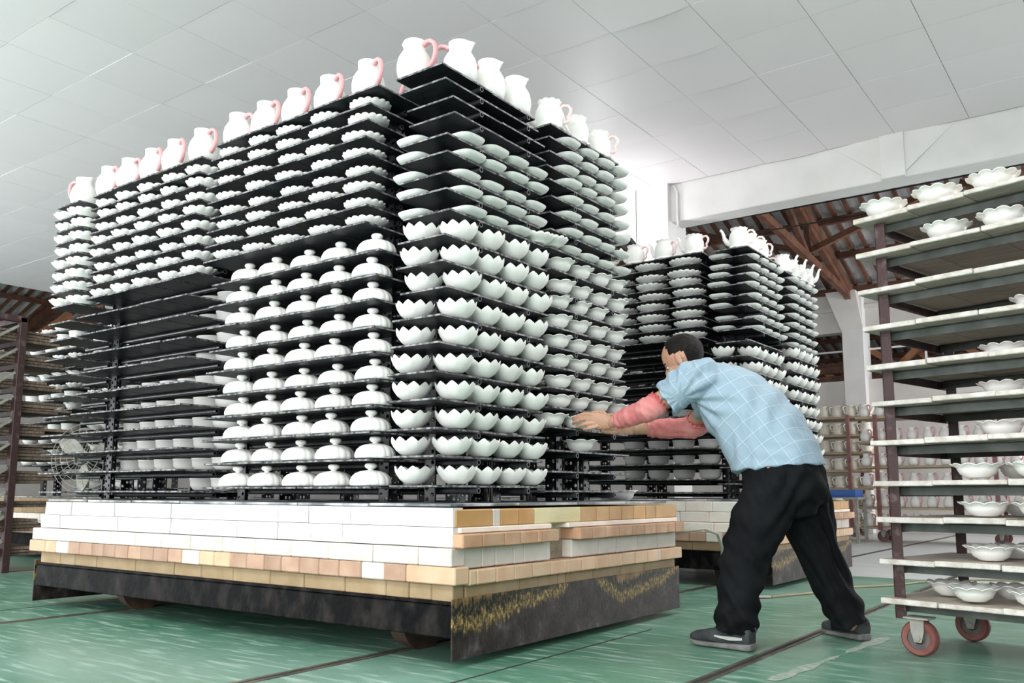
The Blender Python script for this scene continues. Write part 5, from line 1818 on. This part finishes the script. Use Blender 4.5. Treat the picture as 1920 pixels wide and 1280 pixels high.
def trou_disp(co, no):
    x, y, z = co[:, 0], co[:, 1], co[:, 2]
    d = 0.0060 * np.sin(46 * z + 16 * x + 9 * np.sin(9 * y + 6 * x))
    d += 0.0070 * np.sin(70 * z + 26 * y + 3 * np.sin(23 * x)) * np.clip((0.30 - z) * 5, 0, 1)
    d += 0.0075 * np.sin(38 * (x * 0.8 + z * 0.6) + 10 * y) * np.clip((z - 0.5) * 4, 0, 1)
    d += 0.0020 * np.sin(110 * x + 60 * z)
    return d


link('trousers', fused('trousers', t_mb, 0.0065, 5, 0.5, trou_disp, TROU), person)['label'] = 'loose black trousers'


# --- sleeve guards --------------------------------------------------
def guard(p0, p1, p2, r0, r1, r2, name, frill):
    mb = MB()
    pts, rad = spline((p0, p1, p2), (r0, r1, r2), 22)
    rr = []
    for i, r in enumerate(rad):
        t = i / (len(rad) - 1)
        q = r + 0.0024 * math.sin(i * 1.75) * (0.15 + 1.0 * t ** 2) + 0.002 * math.sin(i * 0.6)
        if t > 0.95 or t < 0.04:
            q *= 0.88
        rr.append(q)
    mb.tube(pts, rr, 28)

    def dp(co, no):
        return 0.0016 * np.sin(co[:, 0] * 75 + co[:, 2] * 130 + 3 * np.sin(co[:, 1] * 50))
    g = link(name, fused(name, mb, 0.004, 2, 0.4, dp, GUARD), person)
    # gathered elastic edge
    fr = MB()
    P0, P1 = Vector(pts[0]), Vector(pts[3])
    t = (P0 - P1).normalized()
    a = t.orthogonal().normalized()
    b = t.cross(a)
    N_ = 60
    vs = []
    for k, (dl, rr_) in enumerate(((-0.012, rr[2] * 0.98), (0.0, rr[0] * 1.04), (0.012, rr[0] * 1.12), (0.010, rr[0] * 1.02))):
        for i in range(N_):
            th = 2 * math.pi * i / N_
            w = 0.004 * math.sin(15 * th + k) * (k >= 1)
            vs.append(tuple(P0 + t * (dl + w) + (a * math.cos(th) + b * math.sin(th)) * (rr_ + w)))
    fs = [(k * N_ + i, k * N_ + (i + 1) % N_, (k + 1) * N_ + (i + 1) % N_, (k + 1) * N_ + i) for k in range(3) for i in range(N_)]
    link('elastic_edge', fr.add(vs, fs).mesh('elastic_edge', mat('red_elastic', (0.60, 0.09, 0.10), 0.7), True), g)
    return g


upL = tuple(Vector(elL).lerp(Vector(shL), 0.20))
upR = tuple(Vector(elR).lerp(Vector(shR), 0.20))
guard(upL, elL, tuple(Vector(wrL).lerp(Vector(elL), 0.10)), 0.057, 0.058, 0.040, 'sleeve_guard', 1)
guard(upR, elR, tuple(Vector(wrR).lerp(Vector(elR), 0.18)), 0.056, 0.057, 0.044, 'sleeve_guard', 1)


# --- shoes ----------------------------------------------------------
def shoe(heel, toe, lift=0.0):
    heel, toe = Vector((*heel, 0)), Vector((*toe, 0))
    L_ = (toe - heel).length
    d = (toe - heel).normalized()
    s = Vector((0, 0, 1)).cross(d)
    P = lambda a, w, z: tuple(heel + d * a * L_ + s * w + Vector((0, 0, z)))
    outline = [(0.0, 0.030), (0.04, 0.036), (0.2, 0.037), (0.4, 0.038), (0.58, 0.046), (0.75, 0.050), (0.88, 0.042), (0.96, 0.026), (1.0, 0.006)]
    mb = MB()
    rings = []
    for (a, w), zt in zip(outline, (0.034, 0.034, 0.031, 0.027, 0.025, 0.025, 0.026, 0.030, 0.034)):
        z0 = 0.002 + (0.012 if a >= 0.96 else 0.004 if a < 0.02 else 0)
        rings.append((P(a, 0, (z0 + zt) / 2), s * w, Vector((0, 0, (zt - z0) / 2))))
    loft(mb, rings, 20, 4.0)
    sh = MB()
    up_ = [(0.015, 0.032, 0.095), (0.06, 0.037, 0.108), (0.20, 0.040, 0.115), (0.34, 0.040, 0.108), (0.48, 0.043, 0.094), (0.62, 0.047, 0.080), (0.76, 0.049, 0.070), (0.88, 0.042, 0.062), (0.955, 0.027, 0.050)]
    loft(sh, [(P(a, 0, (0.018 + h) / 2), s * w, Vector((0, 0, (h - 0.018) / 2))) for a, w, h in up_], 24, 2.6)
    root = link('shoe', fused('shoe', sh, 0.004, 4, 0.5, None, SHOEM), person)
    link('sole', fused('sole', mb, 0.004, 2, 0.4, None, SOLE), root)
    # light wave stripe along each side
    for sd in (-1, 1):
        st = MB()
        vs = []
        prof = [(0.10, 0.052, 0.062), (0.2, 0.048, 0.062), (0.3, 0.046, 0.062), (0.42, 0.050, 0.060), (0.54, 0.056, 0.061), (0.66, 0.057, 0.060), (0.74, 0.055, 0.0565)]
        wd = [0.0395, 0.0415, 0.0415, 0.042, 0.0435, 0.045, 0.046]
        for (a, z0, z1), w in zip(prof, wd):
            for z in (z0, z1):
                vs.append(P(a, sd * (w * (1.0 if z < 0.055 else 0.985) + 0.0012), z - 0.004))
        fs = [(2 * i, 2 * i + 2, 2 * i + 3, 2 * i + 1) for i in range(len(prof) - 1)]
        link('stripe', st.add(vs, fs).mesh('stripe', STRIPE), root)
    pl = MB().tube([P(0.02, 0, 0.088), P(-0.03, 0, 0.100), P(-0.045, 0, 0.090), P(-0.02, 0, 0.074)], 0.004, 6)
    link('pull_tab', pl.mesh('pull_tab', SHOEM, True), root)
    return root


shoe((0.760, 1.058), (0.450, 1.105))
shoe((1.070, 1.615), (0.835, 1.775))
